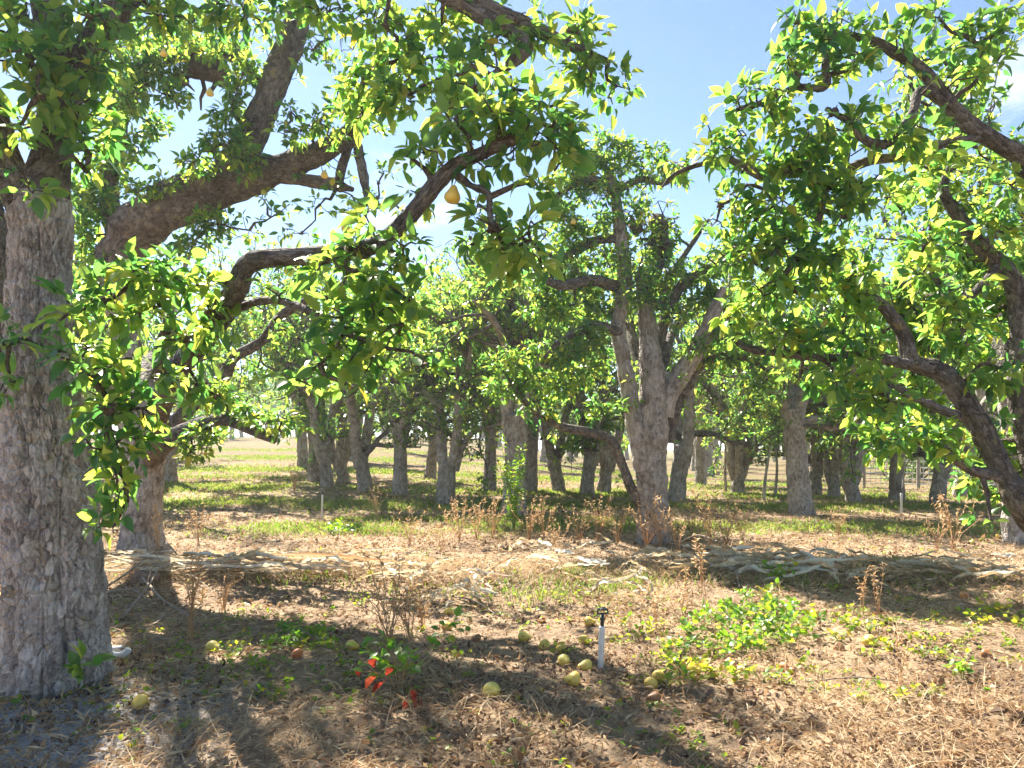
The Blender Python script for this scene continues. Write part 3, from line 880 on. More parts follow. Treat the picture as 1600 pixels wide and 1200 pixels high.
# overhead limb reaching across the top of the view
t1.limb([at(85, 200, D1), at(150, 60, D1 + .1), at(260, -60, D1 + .2), at(430, -90, D1 + .35), at(620, -40, D1 + .5), at(780, 20, D1 + .6), at(850, 52, D1 + .6), at(905, 78, D1 + .6), at(950, 96, D1 + .6)],
        [22 * k, 21 * k, 19 * k, 18 * k, 16 * k, 14 * k, 12 * k, 9 * k, 5 * k], seg=24, step=0.03, sprout=7)
t1.limb([at(640, -35, D1 + .5), at(760, 30, D1 + .55), at(822, 72, D1 + .5), at(790, 104, D1 + .45), at(768, 118, D1 + .4)], [12 * k, 13 * k, 12 * k, 9 * k, 5 * k], seg=18, step=0.03, sprout=6)
for (px, py, rx, ry, d) in [
    (110, 95, 70, 30, 3.5), (50, 90, 50, 30, 3.4), (60, 150, 50, 30, 3.35), (120, 175, 50, 40, 3.5), (140, 240, 30, 40, 3.6), (45, 288, 26, 22, 3.3), (15, 200, 30, 40, 3.4),
    (25, 30, 60, 30, 3.5), (140, 25, 60, 30, 3.6), (250, 20, 60, 26, 3.9), (380, 12, 70, 24, 4.0), (500, 20, 60, 26, 4.2), (600, 40, 60, 26, 4.2), (690, 40, 60, 30, 4.3), (620, 95, 50, 26, 4.3), (570, 120, 40, 30, 4.3),
    (700, 110, 60, 30, 4.2), (770, 70, 50, 25, 4.2), (840, 60, 40, 25, 4.3), (900, 90, 35, 28, 4.3), (930, 120, 32, 26, 4.3), (965, 135, 22, 22, 4.3), (905, 40, 50, 24, 4.4),
    (640, 150, 60, 30, 4.1), (700, 165, 40, 25, 4.2), (560, 165, 50, 26, 4.4),
    (14, 540, 22, 34, 3.3), (18, 600, 24, 26, 3.3)]:
    t1.pclump(px, py, rx, ry, d, 1.0)
for (px, py, rx, ry, d) in [(100, -60, 90, 50, 4.2), (230, -40, 80, 50, 4.4), (350, -60, 80, 40, 4.6), (60, -160, 120, 60, 4.5), (260, -150, 120, 60, 4.8), (480, -60, 80, 40, 4.6), (600, -50, 70, 40, 4.5), (720, -20, 60, 40, 4.4), (440, -150, 110, 50, 4.9)]:  # unseen clumps above the frame, added to shade the close leaves
    t1.pclump(px, py, rx, ry, d, .35)
# small shoot at the foot of the trunk
for (px, py) in ((128, 1036), (122, 1052), (134, 1044)):
    p = at(px, py, 3.38)
    t1.twig(at(122, 1074, 3.4), p, 0.004)
    t1.sp.append(p); t1.sd.append(np.array([0, -0.3, 1.0]))

# ---- second tree at the left with the thick grey limb ------------------------------------
D2 = 8.2
b2 = ground_at(222, 866)
D2 = float(b2[1])
t2 = Tree(b2, 4, leaf=0.071)
k = D2 / F * 0.76
t2.limb([at(222, 890, D2), at(222, 862, D2), at(222, 820, D2), at(226, 760, D2), at(232, 700, D2), at(222, 620, D2), at(196, 520, D2), at(178, 440, D2), at(184, 395, D2)],
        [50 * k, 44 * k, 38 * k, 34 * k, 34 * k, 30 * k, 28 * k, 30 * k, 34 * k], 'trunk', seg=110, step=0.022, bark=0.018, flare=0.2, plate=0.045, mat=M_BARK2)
t2.limb([at(178, 415, D2), at(215, 360, D2 - .1), at(262, 322, D2 - .2), at(330, 295, D2 - .3), at(400, 276, D2 - .4), at(455, 256, D2 - .5), at(505, 236, D2 - .6), at(545, 205, D2 - .7), at(575, 160, D2 - .8), at(600, 110, D2 - .8)],
        [40 * k, 47 * k, 47 * k, 42 * k, 32 * k, 26 * k, 20 * k, 14 * k, 9 * k, 5 * k], seg=90, step=0.022, bark=0.014, lump=0.3, sprout=5)
t2.limb([at(340, 292, D2 - .3), at(372, 250, D2 - .4), at(396, 205, D2 - .45), at(416, 160, D2 - .5), at(440, 100, D2 - .5), at(462, 40, D2 - .5), at(480, -60, D2 - .5), at(500, -160, D2 - .4)],
        [36 * k, 32 * k, 28 * k, 26 * k, 26 * k, 24 * k, 18 * k, 8 * k], seg=70, step=0.024, bark=0.01, sprout=5)
t2.limb([at(430, 270, D2 - .45), at(480, 282, D2 - .5), at(520, 288, D2 - .5), at(552, 296, D2 - .5)], [17 * k, 12 * k, 12 * k, 5 * k], seg=24, step=0.03, sprout=4)
t2.limb([at(528, 292, D2 - .5), at(536, 255, D2 - .5), at(548, 215, D2 - .5), at(552, 160, D2 - .5)], [9 * k, 9 * k, 8 * k, 4 * k], seg=16, step=0.03, sprout=4)
t2.limb([at(575, 320, D2 - .9), at(568, 275, D2 - .8), at(560, 235, D2 - .7), at(556, 205, D2 - .7)], [5 * k, 9 * k, 9 * k, 5 * k], seg=16, step=0.03, sprout=4)
t2.limb([at(345, 372, D2), at(340, 330, D2 - .2), at(325, 305, D2 - .25)], [5 * k, 7 * k, 9 * k], seg=12, sprout=3)
# high dark limbs crossing the top left with big burls
t2.limb([at(190, 400, D2 + .2), at(170, 300, D2 + .3), at(185, 200, D2 + .3), at(230, 110, D2 + .2), at(300, 80, D2), at(370, 90, D2 - .1), at(400, 130, D2 - .2)], [20 * k, 18 * k, 15 * k, 13 * k, 14 * k, 12 * k, 6 * k], seg=40, step=0.03, lump=0.35, sprout=9, mat=M_TWIG)
for (px, py, r) in ((318, 96, 0.26), (345, 120, 0.15), (215, 78, 0.14), (280, 124, 0.13), (262, 136, 0.09), (372, 82, 0.13)):
    t2.knot(at(px, py, D2 + .1), r * 0.8, 6)
# limbs on the right of the lower trunk
t2.limb([at(236, 716, D2 - .1), at(262, 690, D2 - .25), at(300, 668, D2 - .5), at(346, 656, D2 - .8), at(392, 672, D2 - 1.0), at(430, 688, D2 - 1.1)], [22 * k, 19 * k, 14 * k, 11 * k, 9 * k, 7 * k], seg=40, step=0.025, bark=0.006, sprout=5)
t2.limb([at(246, 700, D2 + .1), at(292, 640, D2), at(342, 600, D2), at(366, 560, D2), at(410, 532, D2), at(446, 488, D2 - .1), at(512, 456, D2 - .2), at(560, 430, D2 - .2)], [20 * k, 15 * k, 14 * k, 11 * k, 10 * k, 9 * k, 7 * k, 4 * k], seg=36, step=0.03, sprout=4)
D3 = 3.25
t2.limb([at(236, 720, D2 - .2), at(246, 655, 6.3), at(266, 596, 5.3), at(306, 542, 4.4), at(342, 500, 3.8), at(368, 452, 3.5), at(388, 412, 3.4), at(440, 402, 3.3), at(510, 398, 3.25), at(584, 384, 3.2), at(628, 350, 3.2), at(668, 304, 3.2), at(706, 264, 3.2), at(760, 236, 3.15), at(806, 214, 3.1), at(836, 170, 3.1)],
        [0.09, 0.085, 0.075, 0.066, 0.058, 0.05, 0.046, 0.042, 0.04, 0.039, 0.037, 0.036, 0.033, 0.027, 0.02, 0.008], seg=44, step=0.02, bark=0.004, lump=0.2, sprout=0)
t2.limb([at(704, 268, 3.2), at(736, 290, 3.15), at(762, 302, 3.1), at(766, 340, 3.1), at(780, 372, 3.05)], [0.018, 0.016, 0.014, 0.011, 0.006], seg=14, step=0.02)
t2.limb([at(350, 492, 3.8), at(410, 470, 3.5), at(470, 480, 3.3), at(540, 520, 3.1), at(610, 545, 3.0)], [0.022, 0.02, 0.017, 0.013, 0.007], seg=14, step=0.02)
t2.limb([at(262, 600, 5.3), at(240, 560, 4.3), at(214, 612, 3.6), at(186, 652, 3.35), at(168, 664, 3.3), at(178, 706, 3.25), at(196, 760, 3.2)], [0.05, 0.045, 0.032, 0.027, 0.022, 0.018, 0.008], seg=24, step=0.02)
t2.limb([at(242, 560, 4.3), at(262, 500, 3.8), at(240, 440, 3.4), at(214, 420, 3.2)], [0.03, 0.024, 0.017, 0.008], seg=14, step=0.02)
t2.limb([at(186, 655, 3.35), at(150, 600, 3.3), at(120, 565, 3.2)], [0.018, 0.014, 0.007], seg=12, step=0.02)
for (px, py, rx, ry, d, cv) in [
    # small-leaved mid layer
    (215, 100, 30, 30, 7.2, 1), (205, 150, 24, 30, 7.2, 1), (250, 100, 40, 30, 7.3, 1), (190, 220, 22, 40, 7.3, .9), (215, 240, 22, 18, 7.2, .8), (262, 150, 30, 18, 7.2, .8), (280, 165, 14, 12, 7.1, .8), (330, 75, 60, 16, 7.1, 1.0),
    (380, 110, 30, 26, 6.8, 1), (370, 150, 24, 22, 6.8, 1), (355, 185, 24, 24, 6.7, 1), (350, 225, 36, 22, 6.7, 1.1), (310, 248, 30, 16, 6.7, 1), (300, 262, 24, 10, 6.8, 1), (385, 245, 24, 30, 6.7, 1.0),
    (455, 175, 16, 22, 6.6, .9), (445, 205, 18, 20, 6.6, .9), (470, 205, 22, 20, 6.5, .9), (500, 190, 26, 26, 6.4, 1), (525, 160, 24, 24, 6.4, 1), (520, 220, 20, 16, 6.4, .8), (466, 92, 14, 20, 6.7, .8), (545, 130, 26, 22, 6.4, .9),
    (250, 290, 40, 9, 6.9, 1), (215, 300, 28, 12, 6.9, 1), (150, 310, 24, 40, 7.5, 1), (135, 370, 24, 40, 7.5, 1), (160, 420, 24, 30, 7.4, 1), (140, 450, 24, 30, 7.4, 1), (128, 300, 20, 40, 7.6, 1),
    (330, 350, 40, 20, 7.0, .9), (390, 360, 36, 22, 6.9, .9), (300, 380, 30, 20, 7, .9), (440, 330, 36, 18, 6.8, .9), (500, 320, 36, 18, 6.7, .8), (410, 310, 30, 12, 6.9, .7), (470, 365, 36, 18, 6.6, .9), (560, 330, 30, 24, 6.4, .8), (530, 300, 24, 14, 6.5, .7),
    (590, 310, 24, 16, 6.4, .7), (600, 270, 20, 16, 6.4, .6),
    (480, 455, 40, 26, 7, .9), (420, 510, 30, 24, 7, .9), (400, 580, 44, 26, 7, .9), (460, 530, 40, 24, 7, .8), (540, 440, 40, 24, 6.9, .9), (350, 620, 40, 22, 6.6, .9), (300, 700, 34, 22, 6.9, .9), (320, 680, 26, 20, 6.8, .9), (395, 650, 40, 20, 6.3, .9), (440, 660, 34, 22, 6.1, .9),
    (110, 80, 60, 50, 6.6, .6), (190, 60, 50, 50, 6.6, .6), (270, 40, 60, 40, 6.6, .5), (360, 30, 60, 40, 6.6, .5), (430, 40, 40, 40, 6.6, .4), (160, 150, 50, 50, 7.0, .8), (520, 60, 50, 40, 6.6, .5), (590, 90, 50, 40, 6.6, .5), (580, 180, 40, 40, 6.6, .7), (240, 200, 30, 26, 7.6, .8), (170, 260, 30, 30, 7.8, .9), (560, 400, 50, 40, 7.2, .9), (480, 400, 50, 30, 7.4, .8), (640, 330, 40, 40, 6.8, .8), (640, 420, 50, 40, 7.2, .9),
    # large leaves close to the lens
    (250, 430, 60, 28, 3.25, 1.15), (205, 420, 36, 24, 3.2, 1.1), (165, 470, 50, 30, 3.25, 1.0), (120, 490, 36, 24, 3.15, .9), (250, 480, 56, 28, 3.4, 1), (310, 450, 44, 30, 3.4, 1), (330, 490, 40, 30, 3.5, .9), (290, 530, 40, 30, 3.8, .9),
    (120, 560, 40, 24, 3.15, 1), (150, 595, 40, 30, 3.2, 1), (200, 560, 40, 36, 3.4, 1), (215, 630, 36, 36, 3.35, 1), (170, 640, 30, 24, 3.2, 1), (200, 690, 32, 32, 3.25, 1.1), (165, 690, 24, 26, 3.2, 1), (180, 745, 30, 30, 3.2, 1.2), (192, 780, 14, 22, 3.2, 1), (178, 822, 10, 16, 3.2, 1), (130, 650, 22, 20, 3.15, .7), (250, 590, 30, 26, 3.9, .9),
    (310, 600, 34, 18, 4.6, .9), (340, 620, 30, 16, 4.6, .8), (300, 630, 24, 14, 4.7, .7),
    (480, 410, 40, 20, 3.25, .8), (540, 420, 46, 24, 3.1, 1), (590, 440, 50, 26, 3.05, 1), (550, 490, 60, 34, 3.05, 1.1), (610, 510, 46, 34, 3.0, 1.1), (650, 555, 34, 20, 2.95, 1), (570, 560, 60, 26, 3.05, 1.1), (500, 570, 44, 22, 3.1, 1), (470, 600, 30, 16, 3.1, .9), (540, 600, 30, 14, 3.05, .9), (640, 470, 30, 26, 3.0, .9),
    (500, 480, 40, 24, 3.2, .8), (430, 440, 34, 22, 3.35, .7), (630, 400, 36, 28, 3.15, .9), (590, 350, 36, 22, 3.2, .8), (560, 390, 36, 22, 3.2, .9), (650, 300, 26, 20, 3.2, .6),
    (680, 235, 40, 20, 3.15, 1), (640, 245, 30, 16, 3.15, .8), (715, 195, 44, 26, 3.15, 1), (770, 180, 44, 32, 3.1, 1.1), (830, 170, 46, 30, 3.05, 1.1), (870, 200, 40, 30, 3.05, 1.0), (800, 225, 50, 26, 3.1, 1.1), (850, 245, 44, 22, 3.1, 1), (760, 250, 44, 18, 3.15, .9), (740, 140, 50, 24, 3.3, .9), (800, 135, 40, 22, 3.2, .9),
    (830, 285, 36, 18, 3.1, .9), (770, 320, 26, 18, 3.1, .8), (730, 335, 24, 12, 3.15, .6), (770, 360, 44, 22, 3.05, 1.1), (830, 375, 44, 24, 3.05, 1.1), (790, 395, 44, 16, 3.05, 1), (850, 410, 24, 24, 3.05, .9), (740, 380, 26, 14, 3.1, .8), (800, 420, 14, 18, 3.05, .7), (690, 180, 36, 18, 3.3, .8)]:
    if 360 < px < 690 and 290 < py < 620 and d > 5.5:
        cv *= .22
    elif px > 420 and py < 330 and d > 5.5:
        cv *= .6
    t2.pclump(px, py, rx, ry, d + .8 if d > 5.5 else d, cv)

# ---- near tree at the right, its trunk outside the frame ----------------------------------
D4 = 4.6
b4 = np.array([3.95, 5.0, 0.0]); b4[2] = gz(b4[0], b4[1])
t4 = Tree(b4, 6, leaf=0.071)
k = D4 / F * 0.76
fork = b4 + np.array([-0.02, 0, 0.75])
t4.limb([b4 + np.array([0, 0, -.15]), b4 + np.array([0, 0, .02]), b4 + np.array([-.02, 0, .4]), fork], [0.3, 0.26, 0.23, 0.22], 'trunk', seg=90, step=0.025, bark=0.014, flare=0.2, plate=0.045)
t4.limb([b4 + np.array([-.02, -.02, .5]), at(1668, 880, 4.9), at(1602, 796, D4), at(1566, 737, D4), at(1532, 669, D4), at(1495, 609, D4), at(1464, 578, D4), at(1426, 566, D4), at(1411, 521, D4), at(1384, 484, D4), at(1350, 450, D4), at(1330, 400, D4)],
        [0.13, 30 * k, 27 * k, 23 * k, 22 * k, 21 * k, 20 * k, 17 * k, 14 * k, 12 * k, 8 * k, 4 * k], seg=64, step=0.02, bark=0.007, sprout=2)
t4.limb([at(1455, 574, D4), at(1400, 566, D4 - .05), at(1347, 553, D4 - .1), at(1300, 560, D4 - .15), at(1262, 556, D4 - .2), at(1188, 548, D4 - .1), at(1152, 534, D4), at(1134, 494, D4)], [11 * k, 11 * k, 10 * k, 9 * k, 9 * k, 8 * k, 6 * k, 4 * k], seg=24, step=0.025, sprout=3)
t4.limb([at(1503, 652, D4), at(1470, 640, D4 - .1), at(1432, 622, D4 - .2), at(1390, 600, D4 - .3)], [10 * k, 9 * k, 8 * k, 4 * k], seg=20, step=0.025, sprout=4)
t4.limb([at(1570, 745, D4), at(1520, 735, D4 - .1), at(1480, 706, D4 - .1), at(1440, 690, D4 - .1), at(1400, 690, D4 - .1)], [12 * k, 11 * k, 10 * k, 8 * k, 4 * k], seg=20, step=0.025, sprout=4)
t4.limb([fork, at(1640, 760, 5.0), at(1606, 690, 5.0), at(1590, 610, 5.0), at(1594, 541, 5.0), at(1586, 450, 5.0), at(1563, 414, 5.0), at(1532, 384, 4.9), at(1492, 330, 4.9), at(1473, 296, 4.9), at(1486, 256, 4.9), at(1500, 200, 4.9)],
        [0.15, 0.12, 24 * k, 21 * k, 21 * k, 20 * k, 18 * k, 16 * k, 13 * k, 10 * k, 8 * k, 4 * k], seg=60, step=0.02, bark=0.007, sprout=4)
t4.limb([at(1560, 412, 5.0), at(1540, 440, 4.8), at(1500, 470, 4.7), at(1465, 440, 4.6), at(1440, 400, 4.6)], [8 * k, 9 * k, 8 * k, 7 * k, 3 * k], seg=18, step=0.03, sprout=3)
t4.limb([fork, b4 + np.array([.1, -.1, 1.5]), at(1740, 420, 4.6), at(1680, 310, 4.5), at(1606, 252, 4.4), at(1532, 206, 4.4), at(1484, 165, 4.4), at(1448, 118, 4.4), at(1402, 84, 4.4), at(1350, 60, 4.4), at(1290, 50, 4.4), at(1240, 30, 4.4)],
        [0.13, 0.1, 22 * k, 20 * k, 17 * k, 16 * k, 15 * k, 13 * k, 11 * k, 8 * k, 6 * k, 3 * k], seg=50, step=0.022, bark=0.007, sprout=4)
t4.limb([at(1300, 52, 4.4), at(1290, 100, 4.35), at(1289, 136, 4.3), at(1242, 138, 4.3), at(1190, 161, 4.3), at(1150, 172, 4.3)], [6 * k, 7 * k, 7 * k, 6 * k, 6 * k, 3 * k], seg=18, step=0.025, sprout=5)
t4.limb([at(1500, 182, 4.4), at(1441, 141, 4.3), at(1424, 180, 4.2), at(1384, 225, 4.2), at(1347, 215, 4.2), at(1326, 190, 4.2), at(1290, 170, 4.2)], [9 * k, 8 * k, 8 * k, 9 * k, 8 * k, 6 * k, 3 * k], seg=18, step=0.025, sprout=5)
t4.limb([at(1540, 214, 4.4), at(1470, 226, 4.4), at(1420, 244, 4.4), at(1364, 250, 4.4), at(1323, 266, 4.4), at(1290, 290, 4.4), at(1246, 269, 4.4), at(1195, 276, 4.4), at(1161, 259, 4.4), at(1127, 249, 4.5), at(1060, 269, 4.6), at(1034, 292, 4.6)],
        [8 * k, 9 * k, 9 * k, 9 * k, 9 * k, 9 * k, 9 * k, 8 * k, 8 * k, 6 * k, 5 * k, 2 * k], seg=18, step=0.025, sprout=4)
t4.limb([at(1292, 292, 4.4), at(1280, 340, 4.4), at(1270, 380, 4.4), at(1240, 410, 4.4), at(1220, 440, 4.4)], [6 * k, 7 * k, 7 * k, 6 * k, 3 * k], seg=16, step=0.025, sprout=4)
t4.limb([at(1350, 452, D4), at(1300, 440, D4), at(1250, 455, D4), at(1205, 425, D4), at(1160, 400, D4 + .1)], [9 * k, 9 * k, 8 * k, 7 * k, 3 * k], seg=16, step=0.025, sprout=4)
# away from the lens, to close the crown
for (dx, dy, dz, L) in ((0.9, .3, 1.0, 2.4), (.5, -.8, 1.1, 2.2), (1, -.2, .5, 2.3), (.2, .9, .9, 2.4)):
    pts = walk(t4.rng, fork, (dx, dy, dz), L, 6, 0.2, (0, 0, .05))
    P, R = t4.limb(pts, np.linspace(.12, .02, 7), seg=14, step=.08)
    grow(t4, [(P, R)], 3.0, spur_m=9, start=.4)
for (px, py, rx, ry, d, cv) in [
    (1290, 75, 50, 26, 4.3, .9), (1240, 100, 40, 30, 4.3, .9), (1230, 150, 40, 22, 4.3, .9), (1180, 160, 34, 26, 4.3, .9), (1150, 150, 22, 14, 4.3, .6), (1210, 190, 30, 18, 4.3, .8), (1330, 110, 34, 30, 4.3, .8), (1355, 80, 30, 22, 4.3, .7), (1320, 40, 60, 24, 4.4, .9), (1240, 40, 40, 20, 4.4, .7),
    (1290, 205, 50, 30, 4.2, 1), (1240, 230, 40, 26, 4.3, 1), (1345, 195, 36, 24, 4.2, .9), (1390, 220, 40, 22, 4.2, .9), (1430, 210, 36, 22, 4.2, .9), (1420, 120, 18, 20, 4.3, .7), (1470, 90, 30, 22, 4.4, .9), (1500, 130, 40, 30, 4.4, .9), (1545, 110, 30, 30, 4.3, .8), (1530, 70, 40, 16, 4.4, .8), (1560, 40, 50, 26, 4.4, .8), (1470, 30, 60, 20, 4.4, .8), (1500, 180, 34, 24, 4.3, .8),
    (1150, 225, 40, 18, 4.4, 1), (1110, 250, 36, 16, 4.5, .9), (1170, 260, 40, 20, 4.4, .9), (1075, 262, 22, 14, 4.6, .8), (1230, 270, 40, 24, 4.4, 1), (1280, 260, 36, 24, 4.3, 1), (1300, 300, 50, 30, 4.4, 1), (1210, 320, 40, 26, 4.4, .9), (1150, 310, 30, 20, 4.5, .7), (1180, 345, 34, 22, 4.5, .8), (1250, 340, 40, 26, 4.4, 1), (1120, 345, 20, 22, 4.6, .7), (1320, 340, 30, 24, 4.4, .8), (1345, 285, 36, 22, 4.3, .9),
    (1230, 390, 50, 26, 4.4, 1), (1170, 390, 44, 26, 4.5, .9), (1290, 400, 44, 28, 4.4, 1), (1340, 430, 44, 30, 4.5, 1), (1130, 400, 30, 20, 4.6, .7), (1250, 450, 50, 26, 4.5, 1), (1190, 450, 44, 26, 4.5, 1), (1320, 480, 50, 28, 4.5, 1), (1380, 460, 34, 26, 4.6, .9), (1150, 490, 30, 24, 4.6, .9),
    (1450, 250, 40, 22, 4.4, 1), (1490, 265, 36, 26, 4.4, 1), (1440, 285, 34, 20, 4.4, .9), (1480, 310, 36, 26, 4.8, .9), (1545, 250, 30, 22, 4.3, .7), (1580, 290, 24, 34, 4.5, .8), (1560, 345, 36, 30, 4.7, .9), (1530, 320, 24, 24, 4.8, .7), (1385, 310, 34, 18, 4.4, .8), (1410, 330, 30, 14, 4.5, .8), (1350, 320, 26, 20, 4.4, .8), (1452, 375, 30, 30, 4.7, .9), (1490, 400, 40, 32, 4.7, 1), (1440, 430, 30, 28, 4.6, .9), (1530, 420, 36, 34, 4.7, 1), (1580, 410, 26, 40, 4.6, .9),
    (1420, 470, 36, 26, 4.6, 1), (1480, 470, 44, 30, 4.6, 1), (1550, 490, 44, 34, 4.6, 1), (1500, 520, 44, 30, 4.6, 1), (1440, 525, 40, 28, 4.5, 1.1), (1380, 520, 36, 28, 4.5, 1.1), (1330, 530, 40, 26, 4.5, 1), (1280, 530, 40, 24, 4.4, 1), (1230, 530, 36, 24, 4.4, .9), (1180, 520, 34, 26, 4.5, .9), (1360, 590, 40, 24, 4.3, 1), (1300, 590, 34, 24, 4.35, .8), (1250, 590, 24, 20, 4.4, .6), (1420, 600, 40, 26, 4.3, 1), (1390, 630, 44, 26, 4.2, 1), (1340, 630, 24, 22, 4.3, .6), (1550, 570, 40, 34, 4.5, .9), (1590, 600, 24, 40, 4.5, .8), (1470, 560, 34, 20, 4.4, .8), (1460, 640, 40, 20, 4.4, .8), (1430, 680, 44, 24, 4.4, 1.1), (1380, 690, 34, 24, 4.4, 1), (1360, 670, 24, 16, 4.4, .8), (1480, 700, 36, 22, 4.4, .9), (1530, 700, 24, 30, 4.6, .8), (1570, 680, 26, 40, 4.7, .9), (1520, 745, 30, 18, 4.4, .8), (1590, 740, 20, 40, 4.7, .8), (1556, 780, 16, 20, 4.4, .9), (1548, 812, 14, 10, 4.4, .8)]:
    near_limb = min(math.hypot(px - a, py - b_) for a, b_ in [(1600, 794), (1584, 765), (1566, 737), (1550, 703), (1532, 669), (1514, 640), (1495, 609), (1480, 593), (1464, 578), (1440, 570), (1420, 545), (1411, 521), (1398, 500), (1590, 620), (1594, 541), (1590, 490), (1586, 450), (1563, 414), (1532, 384), (1510, 355), (1492, 330), (1473, 296), (1590, 240), (1532, 206), (1508, 185), (1484, 165), (1448, 118), (1402, 84)])
    if near_limb < 48 and py < 800:
        d, cv = 5.25, cv * 1.1
    t4.pclump(px, py, rx, ry, d, cv * 1.12)

# ---- the middle tree -----------------------------------------------------------------------
D5 = 9.1
b5 = ground_at(1020, 849)
D5 = b5[1]
t5 = Tree(b5, 8, leaf=0.071)
k = D5 / F * 0.9
t5.limb([at(1022, 868, D5), at(1022, 846, D5), at(1021, 800, D5), at(1018, 740, D5), at(1019, 680, D5), at(1021, 620, D5), at(1016, 560, D5), at(1012, 510, D5), at(1006, 470, D5), at(1000, 440, D5), at(1004, 405, D5)],
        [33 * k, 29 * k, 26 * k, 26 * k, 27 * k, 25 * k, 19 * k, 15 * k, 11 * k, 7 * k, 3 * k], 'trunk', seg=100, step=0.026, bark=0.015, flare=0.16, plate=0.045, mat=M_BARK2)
t5.limb([at(1006, 735, D5 - .05), at(996, 680, D5 - .05), at(984, 620, D5 - .05), at(974, 560, D5 - .05), at(966, 505, D5 - .05), at(975, 440, D5), at(970, 370, D5), at(960, 300, D5), at(948, 262, D5), at(930, 240, D5)],
        [17 * k, 16 * k, 15 * k, 13 * k, 13 * k, 14 * k, 12 * k, 8 * k, 4 * k, 2 * k], seg=60, step=0.028, bark=0.009, sprout=3, mat=M_BARK2)
t5.limb([at(1036, 650, D5 + .02), at(1046, 615, D5), at(1072, 575, D5), at(1098, 528, D5 - .1), at(1112, 496, D5 - .2), at(1130, 450, D5 - .3)], [17 * k, 17 * k, 17 * k, 15 * k, 12 * k, 6 * k], seg=50, step=0.028, bark=0.008, sprout=3, mat=M_BARK2)
t5.limb([at(1040, 690, D5 + .1), at(1050, 650, D5 + .1), at(1066, 615, D5 + .1), at(1092, 572, D5 + .1), at(1126, 556, D5), at(1168, 560, D5), at(1200, 580, D5)], [14 * k, 13 * k, 12 * k, 10 * k, 8 * k, 6 * k, 3 * k], seg=30, step=0.03, sprout=3)
t5.limb([at(1004, 470, D5), at(1040, 476, D5), at(1062, 450, D5), at(1084, 430, D5), at(1127, 414, D5), at(1170, 410, D5)], [10 * k, 10 * k, 9 * k, 8 * k, 7 * k, 3 * k], seg=24, step=0.03, sprout=3)
t5.limb([at(980, 455, D5), at(930, 438, D5 - .1), at(880, 446, D5 - .2), at(846, 432, D5 - .3), at(830, 400, D5 - .3)], [10 * k, 10 * k, 9 * k, 6 * k, 3 * k], seg=24, step=0.03, sprout=4)
t5.limb([at(968, 372, D5), at(928, 377, D5), at(884, 401, D5), at(850, 396, D5)], [8 * k, 8 * k, 6 * k, 3 * k], seg=18, step=0.03, sprout=4)
t5.limb([at(960, 300, D5), at(920, 280, D5), at(880, 300, D5), at(850, 330, D5)], [6 * k, 6 * k, 5 * k, 3 * k], seg=14, step=0.03, sprout=4)
t5.limb([at(962, 300, D5), at(1000, 280, D5), at(1040, 285, D5), at(1065, 260, D5)], [6 * k, 6 * k, 5 * k, 3 * k], seg=14, step=0.03, sprout=4)
t5.limb([at(1003, 470, D5 + .1), at(1026, 420, D5 + .1), at(1036, 370, D5 + .1), at(1030, 340, D5 + .1)], [9 * k, 11 * k, 10 * k, 4 * k], seg=18, step=0.03, lump=.4, sprout=6)
t5.limb([at(1004, 790, D5), at(990, 771, D5 - .05), at(970, 720, D5 - .1), at(955, 688, D5 - .15), at(924, 676, D5 - .2), at(874, 665, D5 - .3), at(826, 633, D5 - .4), at(806, 608, D5 - .5), at(780, 570, D5 - .5)], [10 * k, 9 * k, 8 * k, 8 * k, 8 * k, 7 * k, 5 * k, 4 * k, 2 * k], seg=24, step=0.03, sprout=1)
t5.limb([at(968, 520, D5 - .1), at(930, 510, D5 - .3), at(880, 530, D5 - .5), at(850, 560, D5 - .6)], [9 * k, 8 * k, 6 * k, 3 * k], seg=18, step=0.03, sprout=4)
for (px, py, r) in ((1034, 385, .16), (1028, 350, .12), (995, 355, .09), (925, 285, .1), (960, 140, .06)):
    if py > 200:
        t5.knot(at(px, py, D5 + .1), r, 8)
